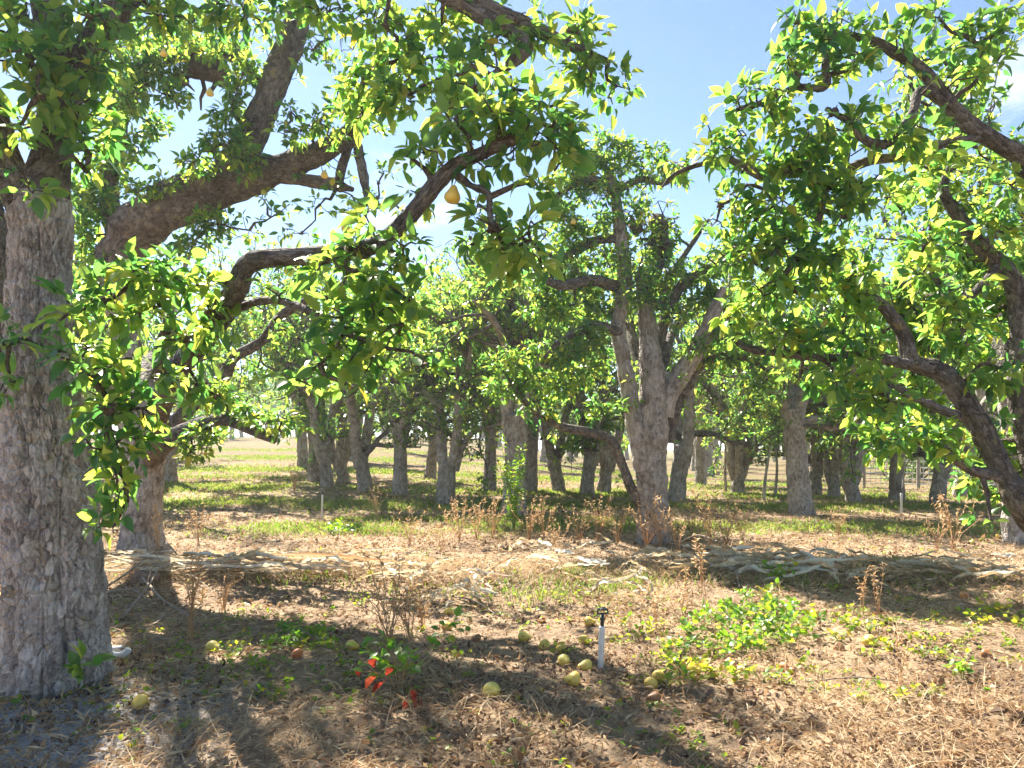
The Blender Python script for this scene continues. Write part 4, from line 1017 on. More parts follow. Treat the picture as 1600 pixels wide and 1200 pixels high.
for (px, py, rx, ry, d, cv) in [
    (940, 225, 36, 18, 0, .9), (900, 240, 26, 18, 0, .8), (925, 260, 40, 20, 0, 1), (880, 290, 34, 18, 0, .9), (960, 250, 30, 26, 0, .9), (1000, 250, 34, 22, 0, .9), (1030, 270, 34, 20, 0, .9), (1055, 275, 26, 16, 0, .8), (930, 300, 36, 14, 0, .8), (990, 295, 34, 16, 0, .9), (1020, 235, 20, 14, 0, .6),
    (865, 325, 24, 16, 0, .8), (885, 345, 26, 16, 0, .8), (930, 350, 30, 18, 0, .9), (900, 370, 30, 20, 0, .9), (960, 340, 16, 26, 0, .6), (995, 350, 22, 30, 0, .8), (1035, 370, 22, 34, 0, 1), (1015, 400, 30, 24, 0, .9), (945, 400, 34, 18, 0, .9), (890, 410, 36, 18, 0, .9), (850, 400, 26, 16, 0, .8),
    (860, 440, 40, 20, 0, 1), (920, 440, 40, 20, 0, 1), (985, 430, 36, 20, 0, .9), (1040, 450, 36, 22, 0, 1), (1090, 430, 36, 18, 0, 1), (1130, 410, 34, 18, 0, .9), (1095, 470, 36, 22, 0, 1), (960, 480, 40, 18, 0, 1), (900, 490, 40, 20, 0, 1), (850, 480, 36, 22, 0, 1), (1030, 490, 34, 16, 0, 1), (1130, 480, 30, 24, 0, .9),
    (1010, 470, 34, 16, -.4, .9), (990, 440, 34, 18, -.4, .8), (970, 400, 26, 20, -.3, .7), (1040, 420, 30, 20, -.3, .8), (950, 300, 26, 16, -.3, .8), (985, 330, 24, 18, -.3, .7), (965, 230, 30, 14, 0, .8), (1060, 490, 30, 14, -.3, .8),
    (920, 530, 40, 20, -.4, .9), (870, 550, 36, 20, -.5, .9), (830, 590, 34, 20, -.5, .9), (880, 600, 36, 22, -.4, .9), (800, 560, 36, 20, -.6, .9), (920, 580, 34, 18, -.3, .8), (790, 605, 30, 18, -.5, .9), (840, 640, 26, 14, -.4, .7), (940, 640, 30, 18, -.2, .8), (1120, 560, 34, 16, 0, .9), (1160, 550, 34, 18, 0, .9), (1190, 590, 30, 18, 0, .8), (1140, 520, 30, 18, -.2, .9), (1085, 540, 20, 16, -.3, .5)]:
    t5.pclump(px, py, rx * 1.2, ry * 1.15, D5 + d, cv * (.55 if abs(px - 1000) < 65 else 1.1))
for (dx, dy, dz, L) in ((0.5, .9, .9, 2.2), (-.5, .9, .8, 2.2), (.1, .8, 1.3, 2.4)):
    pts = walk(t5.rng, at(1016, 600, D5), (dx, dy, dz), L, 6, 0.2, (0, 0, .05))
    P, R = t5.limb(pts, np.linspace(.1, .02, 7), seg=12, step=.08)
    grow(t5, [(P, R)], 2.4, spur_m=8, start=.4)

root1 = finish(t1, 'thick trunked old pear tree nearest the camera, cracked grey bark filling the left edge', singles=300, detail=True)
root2 = finish(t2, 'old pear tree just behind the nearest trunk, with a massive grey limb and burls', singles=300, detail=True)
root4 = finish(t4, 'near pear tree at the right edge, bare lower limb leaning steeply up into dense leaves', singles=300, detail=True)
root5 = finish(t5, 'pear tree in the middle with three stems rising from one straight trunk, behind the sprinkler', singles=300, detail=False)

# ------------------------------------------------------------------ orchard trees behind, by prototype
def proto(seed, fork_h, stems, single=0.0, height=4.5, spread=3.0, dens=.86, leaf=0.085, low=2, r0=0.15, per=(6, 9), seg=26, zmin=1.3):
    t = Tree(np.zeros(3), seed, leaf=leaf, nper=per)
    rng = t.rng
    lean = rng.normal(size=2) * 0.08
    fk = np.array([lean[0], lean[1], fork_h])
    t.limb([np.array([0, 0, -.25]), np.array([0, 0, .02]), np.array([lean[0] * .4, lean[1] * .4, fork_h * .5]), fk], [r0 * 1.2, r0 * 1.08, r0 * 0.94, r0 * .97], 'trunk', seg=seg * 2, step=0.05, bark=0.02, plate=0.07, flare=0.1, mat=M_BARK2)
    ls = []
    a0 = rng.uniform(0, 6.28)
    for s in range(stems):
        a = a0 + s * 6.283 / stems + rng.normal() * .25
        o = np.array([math.cos(a), math.sin(a), 0])
        st = fk + o * r0 * .35 - np.array([0, 0, fork_h * .35])
        h = height * rng.uniform(.8, 1.05)
        sp = spread * rng.uniform(.55, 1.0)
        pts = [st, fk + o * r0 * 1.0 + np.array([0, 0, .12]), fk + o * (.12 * sp + .10) + np.array([0, 0, .34 * (h - fork_h)]),
               fk + o * .42 * sp + np.array([0, 0, .58 * (h - fork_h)]) + rng.normal(size=3) * .12, fk + o * .75 * sp + np.array([0, 0, .80 * (h - fork_h)]) + rng.normal(size=3) * .15,
               fk + o * sp + np.array([0, 0, h - fork_h]) + rng.normal(size=3) * .15]
        ls.append(t.limb(pts, np.array([.55, .62, .52, .38, .22, .08]) * r0 * 1.15, seg=seg, step=.06, bark=.012, plate=.06, mat=M_BARK2))
        # forks of the stem
        P, R = ls[-1]
        for q in range(2):
            kk = int(len(P) * rng.uniform(.3, .6))
            a2 = a + rng.choice([-1, 1]) * rng.uniform(.5, 1.2)
            d = np.array([math.cos(a2), math.sin(a2), rng.uniform(.1, .8)])
            pts = walk(rng, P[kk], d, rng.uniform(1.1, 1.9), 6, .28, (0, 0, .06))
            ls.append(t.limb(pts, np.linspace(R[kk] * .62, .012, 7), seg=10, step=.08, bark=0, lump=.25))
    for s in range(low):
        a = rng.uniform(0, 6.28)
        d = np.array([math.cos(a), math.sin(a), .9])
        pts = walk(rng, np.array([lean[0] * .6, lean[1] * .6, fork_h * rng.uniform(.8, 1.2)]), d, rng.uniform(1.4, 2.0), 7, .25, (0, 0, .03))
        ls.append(t.limb(pts, np.linspace(r0 * .42, .014, 8), seg=12, step=.07, bark=.004, lump=.25))
    grow(t, ls[0:], 5.0 * dens, spur_m=16 * dens, start=.27, zmin=zmin)
    return t

def finish_proto(t, name='pear_tree'):
    r = finish(t, 'x', singles=0, detail=False)
    return r

PROTO = {}
PROTO['fork'] = finish_proto(proto(21, .75, 3, height=4.3))
PROTO['twin'] = finish_proto(proto(22, .95, 2, height=4.5, spread=2.6, low=2))
PROTO['single'] = finish_proto(proto(23, 1.5, 4, height=4.6, low=2))
PROTO['low'] = finish_proto(proto(24, .45, 4, height=4.1, spread=2.8, low=2, r0=.145))
PROTO['far_a'] = finish_proto(proto(25, 1.2, 2, height=4.5, dens=.7, leaf=.125, low=2, per=(5, 8), seg=10, zmin=1.1))
PROTO['far_b'] = finish_proto(proto(26, 1.4, 3, height=4.4, dens=.7, leaf=.125, low=2, per=(5, 8), seg=10, zmin=1.1))
PROTO['far_c'] = finish_proto(proto(27, 1.0, 3, height=4.2, dens=.68, leaf=.125, low=2, per=(5, 8), seg=10, zmin=1.1))
used_p = set()
BASES = []
def plant(kind, x, y, rz, s, label, group='pear trees in the orchard', sxy=1.0):
    r = PROTO[kind]
    if kind in used_p:
        r = copy_tree(r)
    used_p.add(kind)
    r.location = (x, y, float(terrain_base(x, y)) - 0.02)
    r.rotation_euler = (0, 0, rz)
    r.scale = (s * 1.06, s * 1.06, s * 1.16)
    r['label'] = label; r['category'] = 'tree'; r['group'] = group
    BASES.append((x, y))
    return r

def traced(px, py, seed, label, trunk, tr, limbs, dens=1.0, leaf=.08):
    g = ground_at(px, py); D = g[1]; kk = D / F * .92
    t = Tree(g, seed, leaf=leaf)
    ls = []
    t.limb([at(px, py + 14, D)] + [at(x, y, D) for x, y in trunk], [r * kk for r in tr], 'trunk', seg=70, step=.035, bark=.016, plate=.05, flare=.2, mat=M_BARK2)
    for pts, rr, off in limbs:
        P, R = t.limb([at(x, y, D + off * i_ / (len(pts) - 1)) for i_, (x, y) in enumerate(pts)], [r * kk for r in rr], seg=30, step=.05, bark=.008, plate=.05, mat=M_BARK2)
        ls.append((P, R))
        for q in range(5):
            k_ = int(len(P) * t.rng.uniform(.3, .85)); d_ = unit(t.rng.normal(size=3) * [1, 1, .4] + [0, 0, .35])
            ls.append(t.limb(walk(t.rng, P[k_], d_, t.rng.uniform(.9, 1.7), 6, .28, (0, 0, .04)), np.linspace(R[k_] * .6, .01, 7), seg=8, step=.08, bark=0, lump=.25))
    grow(t, ls, 4.0 * dens, spur_m=13 * dens, start=.25, zmin=1.45)
    BASES.append((g[0], g[1]))
    return finish(t, label)
traced(803, 806, 61, 'twin stemmed pear tree right behind the tall leafy green weed', [(803, 804), (804, 760), (804, 700), (803, 650)], [25, 20, 18, 18, 17],
       [([(795, 690), (793, 640), (792, 590), (797, 540), (790, 490), (775, 440), (770, 400)], [10, 11, 10, 10, 8, 6, 2], .3), ([(812, 690), (816, 640), (816, 590), (812, 540), (822, 490), (835, 440), (840, 400)], [12, 12, 12, 11, 9, 6, 2], -.3),
        ([(818, 620), (838, 580), (860, 562), (890, 556), (925, 540)], [8, 8, 7, 5, 2], -.5), ([(796, 560), (760, 520), (720, 505), (690, 480)], [8, 7, 5, 2], .6), ([(800, 560), (800, 500), (805, 440), (800, 390)], [9, 8, 5, 2], 1.6), ([(800, 600), (790, 540), (770, 500), (740, 470)], [8, 7, 5, 2], -1.6)])
traced(696, 786, 62, 'forked pear tree left of the twin stemmed one, its trunk split low', [(696, 784), (697, 750), (699, 725)], [18, 15, 15, 14],
       [([(694, 735), (690, 700), (689, 660), (684, 620), (672, 580), (660, 540)], [9, 9, 8, 7, 5, 2], .6), ([(704, 735), (712, 700), (715, 665), (718, 620), (725, 570), (720, 530)], [9, 9, 8, 7, 5, 2], -.6),
        ([(712, 735), (722, 702), (738, 676), (764, 668), (790, 660)], [6, 5, 4, 3, 1], -.4), ([(690, 640), (660, 610), (630, 600), (600, 590)], [5, 5, 4, 2], .4), ([(716, 640), (700, 590), (690, 540)], [6, 5, 2], 1.8), ([(716, 640), (730, 590), (735, 540)], [6, 5, 2], -1.8)], .9)
traced(1252, 804, 63, 'straight single trunked pear tree between the middle tree and the right limb', [(1252, 802), (1248, 760), (1243, 710), (1240, 665), (1238, 640)], [24, 20, 18, 17, 18, 19],
       [([(1232, 655), (1224, 610), (1218, 560), (1205, 500), (1195, 440)], [11, 11, 9, 7, 3], .5), ([(1246, 650), (1258, 610), (1275, 560), (1290, 500), (1295, 440)], [11, 10, 9, 6, 3], -.5),
        ([(1250, 670), (1272, 655), (1300, 668), (1330, 660), (1360, 670)], [7, 7, 6, 4, 2], -.6), ([(1240, 640), (1238, 580), (1245, 520), (1240, 450)], [10, 9, 7, 3], 1.6), ([(1232, 640), (1200, 600), (1170, 585), (1140, 590)], [8, 7, 5, 2], -1.0)])
mid_trees = [
    # px, py, kind, rz, scale, label
    (1057, 784, 'twin', 1.6, 1.1, 'pear tree half hidden close behind the trunk of the middle tree'),
    (625, 773, 'single', 0.9, 0.98, 'slim single trunked pear tree between two forked ones left of centre'),
    (571, 768, 'fork', 2.4, 1.0, 'pear tree with a V fork, left of the slim single trunk'),
    (1153, 772, 'low', 1.1, 1.05, 'pear tree with a trunk splitting low, behind the gap right of the middle tree'),
    (1333, 785, 'low', 3.3, 1.0, 'dark slender forked pear tree just right of the straight single trunk'),
    (1401, 782, 'single', 4.0, .95, 'pear tree by the white riser in front of the wire fence'),
    (1464, 785, 'fork', 5.1, .95, 'short twin trunked pear tree against the wire fence at the right'),
    (1590, 846, 'single', 1.3, 1.0, 'pear tree whose dark trunk base shows at the right edge under the leaning limb'),
    (917, 773, 'twin', 3.0, 1.0, 'pear tree with a narrow fork just left of the middle tree'),
    (943, 770, 'fork', 4.2, .98, 'smaller forked pear tree squeezed between the narrow fork and the middle tree'),
    (829, 768, 'single', 5.0, 1.0, 'thin trunk pear tree just right of the twin stemmed tree'),
    (873, 768, 'fork', 1.9, .98, 'far forked pear tree in the gap left of the narrow fork'),
    (765, 767, 'single', 0.2, .95, 'thin far pear tree just left of the twin stemmed tree'),
    (537, 752, 'low', 2.7, 1.0, 'pear tree with a wide dark fork at the left of the V forked one'),
    (511, 760, 'twin', .3, .95, 'thin twin trunk pear tree right beside the open grassy alley'),
    (491, 751, 'single', 4.4, .98, 'thin pear trunk second from the open grassy alley'),
    (473, 731, 'single', 3.6, 1.05, 'farthest of the thin trunks lining the open grassy alley'),
    (672, 748, 'twin', 2.0, 1.0, 'far pear tree seen between the slim trunk and the low split one'),
    (1303, 778, 'low', .8, .9, 'low bushy pear tree behind the dark slender forked one'),
    (1272, 775, 'fork', 5.6, .95, 'pear tree peeping out behind the straight single trunk'),
    (265, 752, 'fork', 3.9, 1.05, 'pear tree behind the burl limbed one, at the left side of the alley'),
    (1500, 777, 'twin', 2.2, .95, 'far pear tree beyond the fence by the right limb'),
    (1095, 757, 'single', 2.2, 1.0, 'distant pear tree on the slope right of the middle trunk'),
]
for (px, py, kind, rz, s, lab) in mid_trees:
    g = ground_at(px, py)
    plant(kind, g[0], g[1], rz, s, lab)
# rows farther off
row_rng = np.random.default_rng(77)
nfar = 0
for row, y in enumerate(np.arange(21, 97, 7.2)):
    half = 0.71 * y + 3.5
    x = -half + row_rng.uniform(0, 5)
    while x < half:
        yy = y + row_rng.normal() * .5; xx = x + row_rng.normal() * .4
        x += 7.0
        px = 800 + xx / yy * F
        if yy < 52 and 270 < px < 475:
            continue
        if any(math.hypot(xx - bx, yy - by) < 3.4 for bx, by in BASES):
            continue
        if yy < 26 and 600 < px < 1150:
            continue
        kind = ['far_a', 'far_b', 'far_c'][row_rng.integers(0, 3)]
        plant(kind, xx, yy, row_rng.uniform(0, 6.28), row_rng.uniform(.95, 1.15) * (1 + .003 * max(0, yy - 30)), *(('distant pear tree in the far rows up the slope left of the open alley', 'far pear trees left of the alley') if px < 475 else
              ('distant pear tree in the far rows between the alley and the middle tree', 'far pear trees left of the middle tree') if px < 1000 else
              ('distant pear tree in the far rows between the middle tree and the wire fence', 'far pear trees right of the middle tree') if px < 1340 else
              ('distant pear tree in the far rows beyond the wire fence at the right', 'far pear trees beyond the fence')))
        nfar += 1
# neighbours of the left-hand trees, partly out of view
for (kind, x, y, rz, s, lab) in (('far_a', -8.3, 12.4, 1.0, 1.1, 'pear tree deep in shade behind the nearest trunk, its leaves filling the gap'),
                            ('low', -8.0, 15.6, 2.0, 1.1, 'leafy pear tree behind the burl limbed tree, seen through its branches'),
                            ('far_c', 9.8, 13.5, .4, 1.1, 'leafy pear tree outside the right edge behind the leaning limb')):
    plant(kind, x, y, rz, s, lab)
print('trees', len(BASES) + 4)
#@@DETAILS@@
# ------------------------------------------------------------------ ground cover (stuff)
GR = np.random.default_rng(101)

def ground_pts(n, y0, y1, wide=0.80, pad=0.8):
    y = y0 * np.exp(GR.random(n) * math.log(y1 / y0))
    x = (GR.random(n) * 2 - 1) * (wide * y + pad)
    return x, y

def keep_noise(x, y, f, lo, hi, seed):
    v = fbm(np.stack([x, y, 0 * x], -1) * f, 3, seed)
    return GR.random(len(x)) < sstep(lo, hi, v)

def chips(name, n, y0, y1, size, tint, mat, flat=0.35, seed=40, wid=(0.5, 1.5), nf=1.1, lo=-0.35, hi=0.35, up=0.012):
    x, y = ground_pts(n, y0, y1)
    m = keep_noise(x, y, nf, lo, hi, seed)
    x, y = x[m], y[m]
    k = len(x)
    z = terrain(x, y) + up * GR.random(k)
    d = unit(np.stack([GR.normal(size=k), GR.normal(size=k), GR.normal(size=k) * flat], -1))
    nrm = unit(np.array([0, 0, 1.0]) + GR.normal(size=(k, 3)) * flat)
    mb = MB()
    grow_ = np.clip((y / 5.0), 0.8, 3.0) ** 0.5
    add_leaves(mb, np.stack([x, y, z], -1), d, nrm, size * np.clip(GR.normal(1, .4, k), .35, 2.2) * grow_, GR.uniform(-.5, .5, k), np.clip(GR.normal(tint, .22, k), 0, 1), False, GR.uniform(*wid, k))
    o = link(name, mb.mesh(name, smooth=False), mat)
    o['kind'] = 'stuff'; o['label'] = 'bits of ' + name.replace('_', ' ') + ' scattered over the orchard soil'
    return o

chips('dry_leaf_litter', 95000, 2.2, 26, 0.021, 0.62, M_LITTER, .8, 40, lo=-.45, hi=.25, up=.03)
chips('large_leaf_litter', 9000, 2.2, 20, 0.042, 0.5, M_LITTER, .8, 44, lo=-.3, hi=.4, up=.02)
chips('dark_leaf_litter', 52000, 2.2, 22, 0.026, 0.12, M_LITTER, .8, 55, nf=1.7, lo=-.2, hi=.45, up=.03)
chips('straw_litter', 80000, 2.2, 24, 0.05, 0.85, M_LITTER, .35, 61, wid=(0.04, 0.12), nf=.9, lo=-.6, hi=.2, up=.04)

def clods():
    n = 9000
    x, y = ground_pts(n, 2.3, 12)
    m = keep_noise(x, y, .9, -.2, .4, 77)
    x, y = x[m], y[m]
    mb = MB()
    base = np.array([(1, 0, 0), (-1, 0, 0), (0, 1, 0), (0, -1, 0), (0, 0, 1), (0, 0, -1)], float)
    f = np.array([(0, 2, 4), (2, 1, 4), (1, 3, 4), (3, 0, 4), (2, 0, 5), (1, 2, 5), (3, 1, 5), (0, 3, 5)])
    for a, b in zip(x, y):
        s = 0.006 + 0.018 * GR.random() ** 2.5
        v = base * s * GR.uniform(.5, 1.3, (6, 1)) + GR.normal(size=(6, 3)) * s * .25
        mb.add(v + np.array([a, b, gz(a, b) + s * .3]), f)
    o = link('soil_clods', mb.mesh('soil_clods', smooth=False), M_CLOD)
    o['kind'] = 'stuff'; o['label'] = 'crumbly brown clods of soil'
clods()

def blades(name, x, y, h, tint, lean=0.5, w=0.0045):
    k = len(x)
    z = terrain(x, y)
    a = GR.uniform(0, 6.283, k)
    ln = GR.normal(0, lean, (k, 2))
    hh = h * GR.uniform(.5, 1.5, k)
    ww = w * np.clip(y / 6, .8, 3.5)
    p0 = np.stack([x - np.cos(a) * ww, y - np.sin(a) * ww, z - .005], -1)
    p1 = np.stack([x + np.cos(a) * ww, y + np.sin(a) * ww, z - .005], -1)
    mid = np.stack([x + ln[:, 0] * hh * .4, y + ln[:, 1] * hh * .4, z + hh * .65], -1)
    off = np.stack([np.cos(a) * ww * .6, np.sin(a) * ww * .6, 0 * a], -1)
    tip = np.stack([x + ln[:, 0] * hh, y + ln[:, 1] * hh, z + hh * .95], -1)
    V = np.stack([p0, p1, mid + off, mid - off, tip], 1).reshape(-1, 3)
    b = np.arange(k)[:, None] * 5
    mb = MB()
    mb.add(V, b + np.array([[0, 1, 2, 3]]), tint)
    mb.v.append(np.zeros((0, 3), np.float32)); mb.f.append((b + np.array([[3, 2, 4]])).astype(np.int64)); mb.t.append(np.asarray(tint, np.float32)); mb.uv.append(None)
    o = link(name, mb.mesh(name), M_GRASS)
    o['kind'] = 'stuff'; o['label'] = 'short green and yellowed grass growing in strips between the tree rows'
    return o

gxs, gys, gts = [], [], []
for (yc, hw, n, x0, x1) in ((10.9, .8, 16000, -4.5, 8.5), (12.3, .4, 4000, -3, 2), (14.6, .9, 26000, -9, 10), (17.6, 1.0, 28000, -13, 13), (20.2, .6, 9000, -15, 14), (23, 1.4, 22000, -18, 10), (29, 1.7, 18000, -23, 8), (36, 2, 9000, -27, 4)):
    x = GR.uniform(x0, x1, n); y = yc + np.clip(GR.normal(0, hw * .6, n), -hw * 1.5, hw * 1.5)
    m = keep_noise(x, y, .8, -.40, 0.02, 91)
    gxs.append(x[m]); gys.append(y[m]); gts.append(np.clip(GR.normal(.52, .2, m.sum()), 0, 1))
for (px, py, r, n) in ((910, 903, .16, 260), (470, 905, .5, 260), (960, 920, .4, 240), (880, 915, .5, 240), (830, 930, .35, 160), (700, 930, .4, 120), (1420, 900, .6, 260), (1240, 912, .7, 300), (1050, 905, .5, 200), (1500, 832, .8, 260), (1300, 822, .9, 400)):
    g = ground_at(px, py)
    x = g[0] + GR.normal(0, r * .7, n); y = g[1] + GR.normal(0, r * .45, n)
    gxs.append(x); gys.append(y); gts.append(np.clip(GR.normal(.35, .2, n), 0, 1))
GXA, GYA = np.concatenate(gxs), np.concatenate(gys)
blades('grass', GXA, GYA, np.where(GYA < 9, .065, .05), np.concatenate(gts))

def sprouts_stuff():
    """tiny seedlings dotted over the soil"""
    n = 6500
    x, y = ground_pts(n, 2.4, 16)
    m = keep_noise(x, y, 1.1, -.2, .3, 123)
    x, y = x[m], y[m]
    S = len(x)
    I = np.repeat(np.arange(S), 4)
    k = len(I)
    d = unit(np.stack([GR.normal(size=k), GR.normal(size=k), GR.uniform(.1, .9, k)], -1))
    pos = np.stack([x[I], y[I], terrain(x[I], y[I]) + .012], -1) + d * .008
    mb = MB()
    add_leaves(mb, pos, d, unit(np.array([0, 0, 1.]) + GR.normal(size=(k, 3)) * .4), GR.uniform(.014, .036, k), GR.uniform(0, .4, k), np.clip(GR.normal(.66, .2, k), 0, 1), False, np.full(k, 1.5))
    o = link('weed_seedlings', mb.mesh('weed_seedlings'), M_WEED)
    o['kind'] = 'stuff'; o['label'] = 'tiny yellow green weed seedlings dotted over the soil'
sprouts_stuff()

def dry_grass():
    xs, ys, ts = [], [], []
    x, y = ground_pts(42000, 2.3, 24)
    m = keep_noise(x, y, 1.25, -.1, .3, 133)
    xs.append(x[m]); ys.append(y[m]); ts.append(np.clip(GR.normal(.75, .2, m.sum()), 0, 1))
    n = 8000                                   # matted straw under the windrow
    px = GR.uniform(165, 1640, n); x = (px - 800) / F * 6.9; y = 6.85 - .02 * x + GR.normal(0, .22, n)
    xs.append(x); ys.append(y); ts.append(np.clip(GR.normal(.85, .15, n), 0, 1))
    x, y, t = np.concatenate(xs), np.concatenate(ys), np.concatenate(ts)
    o = blades('dry_grass', x, y, np.where(np.abs(y + .02 * x - 6.85) < .5, .085, .065), t, 1.9, .0028)
    o.data.materials.clear(); o.data.materials.append(M_LITTER)
    o['label'] = 'flattened dry grass and straw matted on the soil'
dry_grass()

# ------------------------------------------------------------------ leafy weeds
def weed_mesh(seed, h, r, n, leaf, mat, tint, wid=1.5, stems=5):
    rng = np.random.default_rng(seed)
    st = MB()
    pos, dd = [], []
    for s in range(stems):
        a = rng.uniform(0, 6.28); rr = r * math.sqrt(rng.random())
        end = np.array([math.cos(a) * rr, math.sin(a) * rr, h * rng.uniform(.45, 1.0)])
        pts = np.array([end * [.1, .1, -.02], end * [.35, .35, .5], end * [.75, .75, .85], end])
        tube(st, pts, [.0022, .002, .0018, .001], seg=3, step=h, cap=False, tint=.5)
        for q in range(max(2, n // stems)):
            t = rng.uniform(.25, 1)
            i = min(2, int(t * 3)); f = t * 3 - i
            p = pts[i] * (1 - f) + pts[i + 1] * f
            e = unit(rng.normal(size=3) * [1, 1, .5] + [0, 0, .4])
            pos.append(p + e * leaf * .5); dd.append(e)
    k = len(pos)
    pos, dd = np.array(pos), np.array(dd)
    lf = MB()
    add_leaves(lf, pos, dd, unit(np.array([0, 0, 1.]) + rng.normal(size=(k, 3)) * .5), leaf * rng.uniform(.55, 1.25, k), rng.uniform(0, .4, k), np.clip(rng.normal(tint, .18, k), 0, 1), True if leaf > .025 else False, np.full(k, wid))
    return st, lf

class Kind:
    """a kind of plant: meshes shared by every copy"""
    def __init__(self, name, cat, parts):
        self.name, self.cat, self.parts = name, cat, parts
    def put(self, loc, label, group=None, rz=0.0, s=1.0):
        r = empty(self.name, loc, label, self.cat, group, rz)
        r.scale = (s, s, s)
        for n, me, mat in self.parts:
            o = link(n, me, mat, r)
            if n in ('foliage', 'seed_heads'):
                o['kind'] = 'stuff'
        return r

def weed_kind(name, *a, **kw):
    st, lf = weed_mesh(*a, **kw)
    return Kind(name, 'weed', [('stem', st.mesh('stem'), a[5]), ('foliage', lf.mesh('foliage'), a[5])])

low_weeds = [weed_kind('leafy_weed', 300 + i, .13, .17, 46, .042, M_WEED, .48 + .06 * (i % 3)) for i in range(4)]
yel_weeds = [weed_kind('leafy_weed', 320 + i, .075, .12, 22, .034, M_WEED, .8) for i in range(3)]
i = 0
for (px, py, s) in [(1078, 1000, 1), (1100, 985, 1.1), (1120, 1010, 1), (1140, 985, 1.2), (1160, 1005, 1.1), (1150, 965, 1.1), (1180, 985, 1.2), (1200, 1000, 1.2), (1220, 975, 1.2), (1215, 1010, 1.1), (1240, 1000, 1.1), (1255, 985, 1), (1195, 960, 1.1), (1230, 955, 1), (1110, 965, .9), (1170, 945, .9), (1070, 1020, .9), (1130, 1028, .9), (1190, 1025, 1), (1165, 1022, .9)]:
    low_weeds[i % 4].put(ground_at(px, py), 'low bright green weed growing in the dense leafy patch right of the white sprinkler', 'weeds of the leafy patch', i * 1.3, s * .95); i += 1
for (px, py, s) in [(1040, 1075, 1), (1065, 1062, 1), (1100, 1050, 1), (1120, 1062, 1.1), (1150, 1052, .9), (1085, 1080, .8), (1160, 1075, 1), (1190, 1068, 1), (1220, 1078, .9), (1010, 995, .8), (970, 1005, .7), (990, 1000, .8), (1030, 1020, .9), (1020, 1040, .8), (1050, 1045, .8), (1245, 1040, .8), (1300, 975, 1), (1330, 985, 1.1), (1310, 1000, 1), (1355, 985, 1), (1390, 975, .9), (1400, 1022, 1), (1440, 1030, .9), (1470, 1035, .8), (1370, 1035, .8), (1335, 962, .9)]:
    yel_weeds[i % 3].put(ground_at(px, py), 'small yellow green weed on the open soil in front of or beside the leafy patch', 'small weeds round the leafy patch', i * 1.7, s); i += 1
for (px, py, s) in [(1515, 968, 1), (1545, 962, 1.1), (1575, 968, 1.2), (1590, 985, 1), (1530, 980, .9)]:
    yel_weeds[i % 3].put(ground_at(px, py), 'yellow green weed in the thin strip at the right edge below the husk windrow', 'weeds of the right hand strip', i * 2.1, s * 1.1); i += 1
for (px, py, s) in [(440, 1000, 1), (470, 1010, 1.1), (500, 1000, 1), (520, 1020, .9), (455, 1025, .8), (420, 1010, .7)]:
    low_weeds[i % 4].put(ground_at(px, py), 'low green weed in the small clump left of the red leaved plant', 'weeds left of the red leaved plant', i * 2.3, s * .8); i += 1
for (px, py, s, lab) in [(880, 1030, .9, 'yellow green weed growing between the fallen pears left of the sprinkler'), (915, 1010, .5, 'tiny weed between two pears just left of the sprinkler pipe'), (1190, 932, 1.5, 'taller yellow green weed standing in front of the husk windrow right of centre'),
                        (1205, 915, 1.4, 'light green bushy weed at the top of the leafy patch'), (405, 1060, .9, 'yellow weed alone on shaded soil near the front left'), (425, 1105, .8, 'small green weed close to the front edge left of centre'), (800, 905, .9, 'low green weed among the bright husks in the middle'), (540, 832, 1.6, 'dark green weed mound in the shade beyond the husk windrow'), (515, 836, 1.5, 'left half of the dark green mound beyond the husk windrow'),
                        (1350, 1085, .7, 'yellow weed beside the dry stalk at the front right'), (1345, 1108, .8, 'yellow leafed weed nearest the front edge at the right'), (1395, 1105, .9, 'pale green weed right of the yellow one at the front right'), (1505, 1063, .8, 'dark green weed tuft just below the round pear at the right'), (520, 880, .7, 'small green weed just behind the left husk windrow')]:
    (low_weeds if 'dark' in lab or 'bushy' in lab else yel_weeds)[i % 3].put(ground_at(px, py), lab, None, i * .9, s); i += 1

wr = np.random.default_rng(64)
scatter = 0
while scatter < 46:
    px, py = wr.uniform(330, 1590), 905 + 190 * wr.random() ** 1.3
    if 820 < px < 960 and py > 960:
        continue
    yel_weeds[scatter % 3].put(ground_at(px, py), 'scattered tiny weed tuft alone on the bare litter of the foreground', 'scattered weed tufts', scatter * 1.1, wr.uniform(.45, .95)); scatter += 1

# the plant with red, green and yellow leaves in front
g = ground_at(625, 1085)
r = empty('red_leaved_plant', g, 'sprawling plant with green leaves and a few red ones left of the fallen pears', 'plant')
st, lf = weed_mesh(411, .30, .40, 110, .055, M_WEED, .5, 1.3, stems=14)
link('stem', st.mesh('stem'), M_DRYWEED, r)
k_leaf = lf.mesh('leaf'); o = link('foliage', k_leaf, M_WEED, r); o['kind'] = 'stuff'
rng = np.random.default_rng(9)
rm = []
for tt in (.1, .6):
    mb = MB(); add_leaves(mb, np.zeros((1, 3)), np.array([[0, 1., 0]]), np.array([[0, 0, 1.]]), np.ones(1), np.array([.15]), np.array([tt]), True, np.array([1.2]))
    rm.append(mb.mesh('red_leaf'))
for (px, py, s) in ((581, 1030, .07), (586, 1056, .085), (556, 1048, .05), (642, 1085, .075), (636, 1092, .06), (560, 1046, .05), (646, 1078, .06), (598, 1066, .07), (612, 1044, .06), (654, 1092, .065)):
    o = link('red_leaf', rm[int(s * 1000) % 2], M_REDLEAF, r)
    o.location = Vector(at(px, py, g[1] - .3) - g); o.rotation_euler = (rng.uniform(-1.6, -.6), rng.uniform(-.5, .5), rng.uniform(-1, 1)); o.scale = (s, s, s)

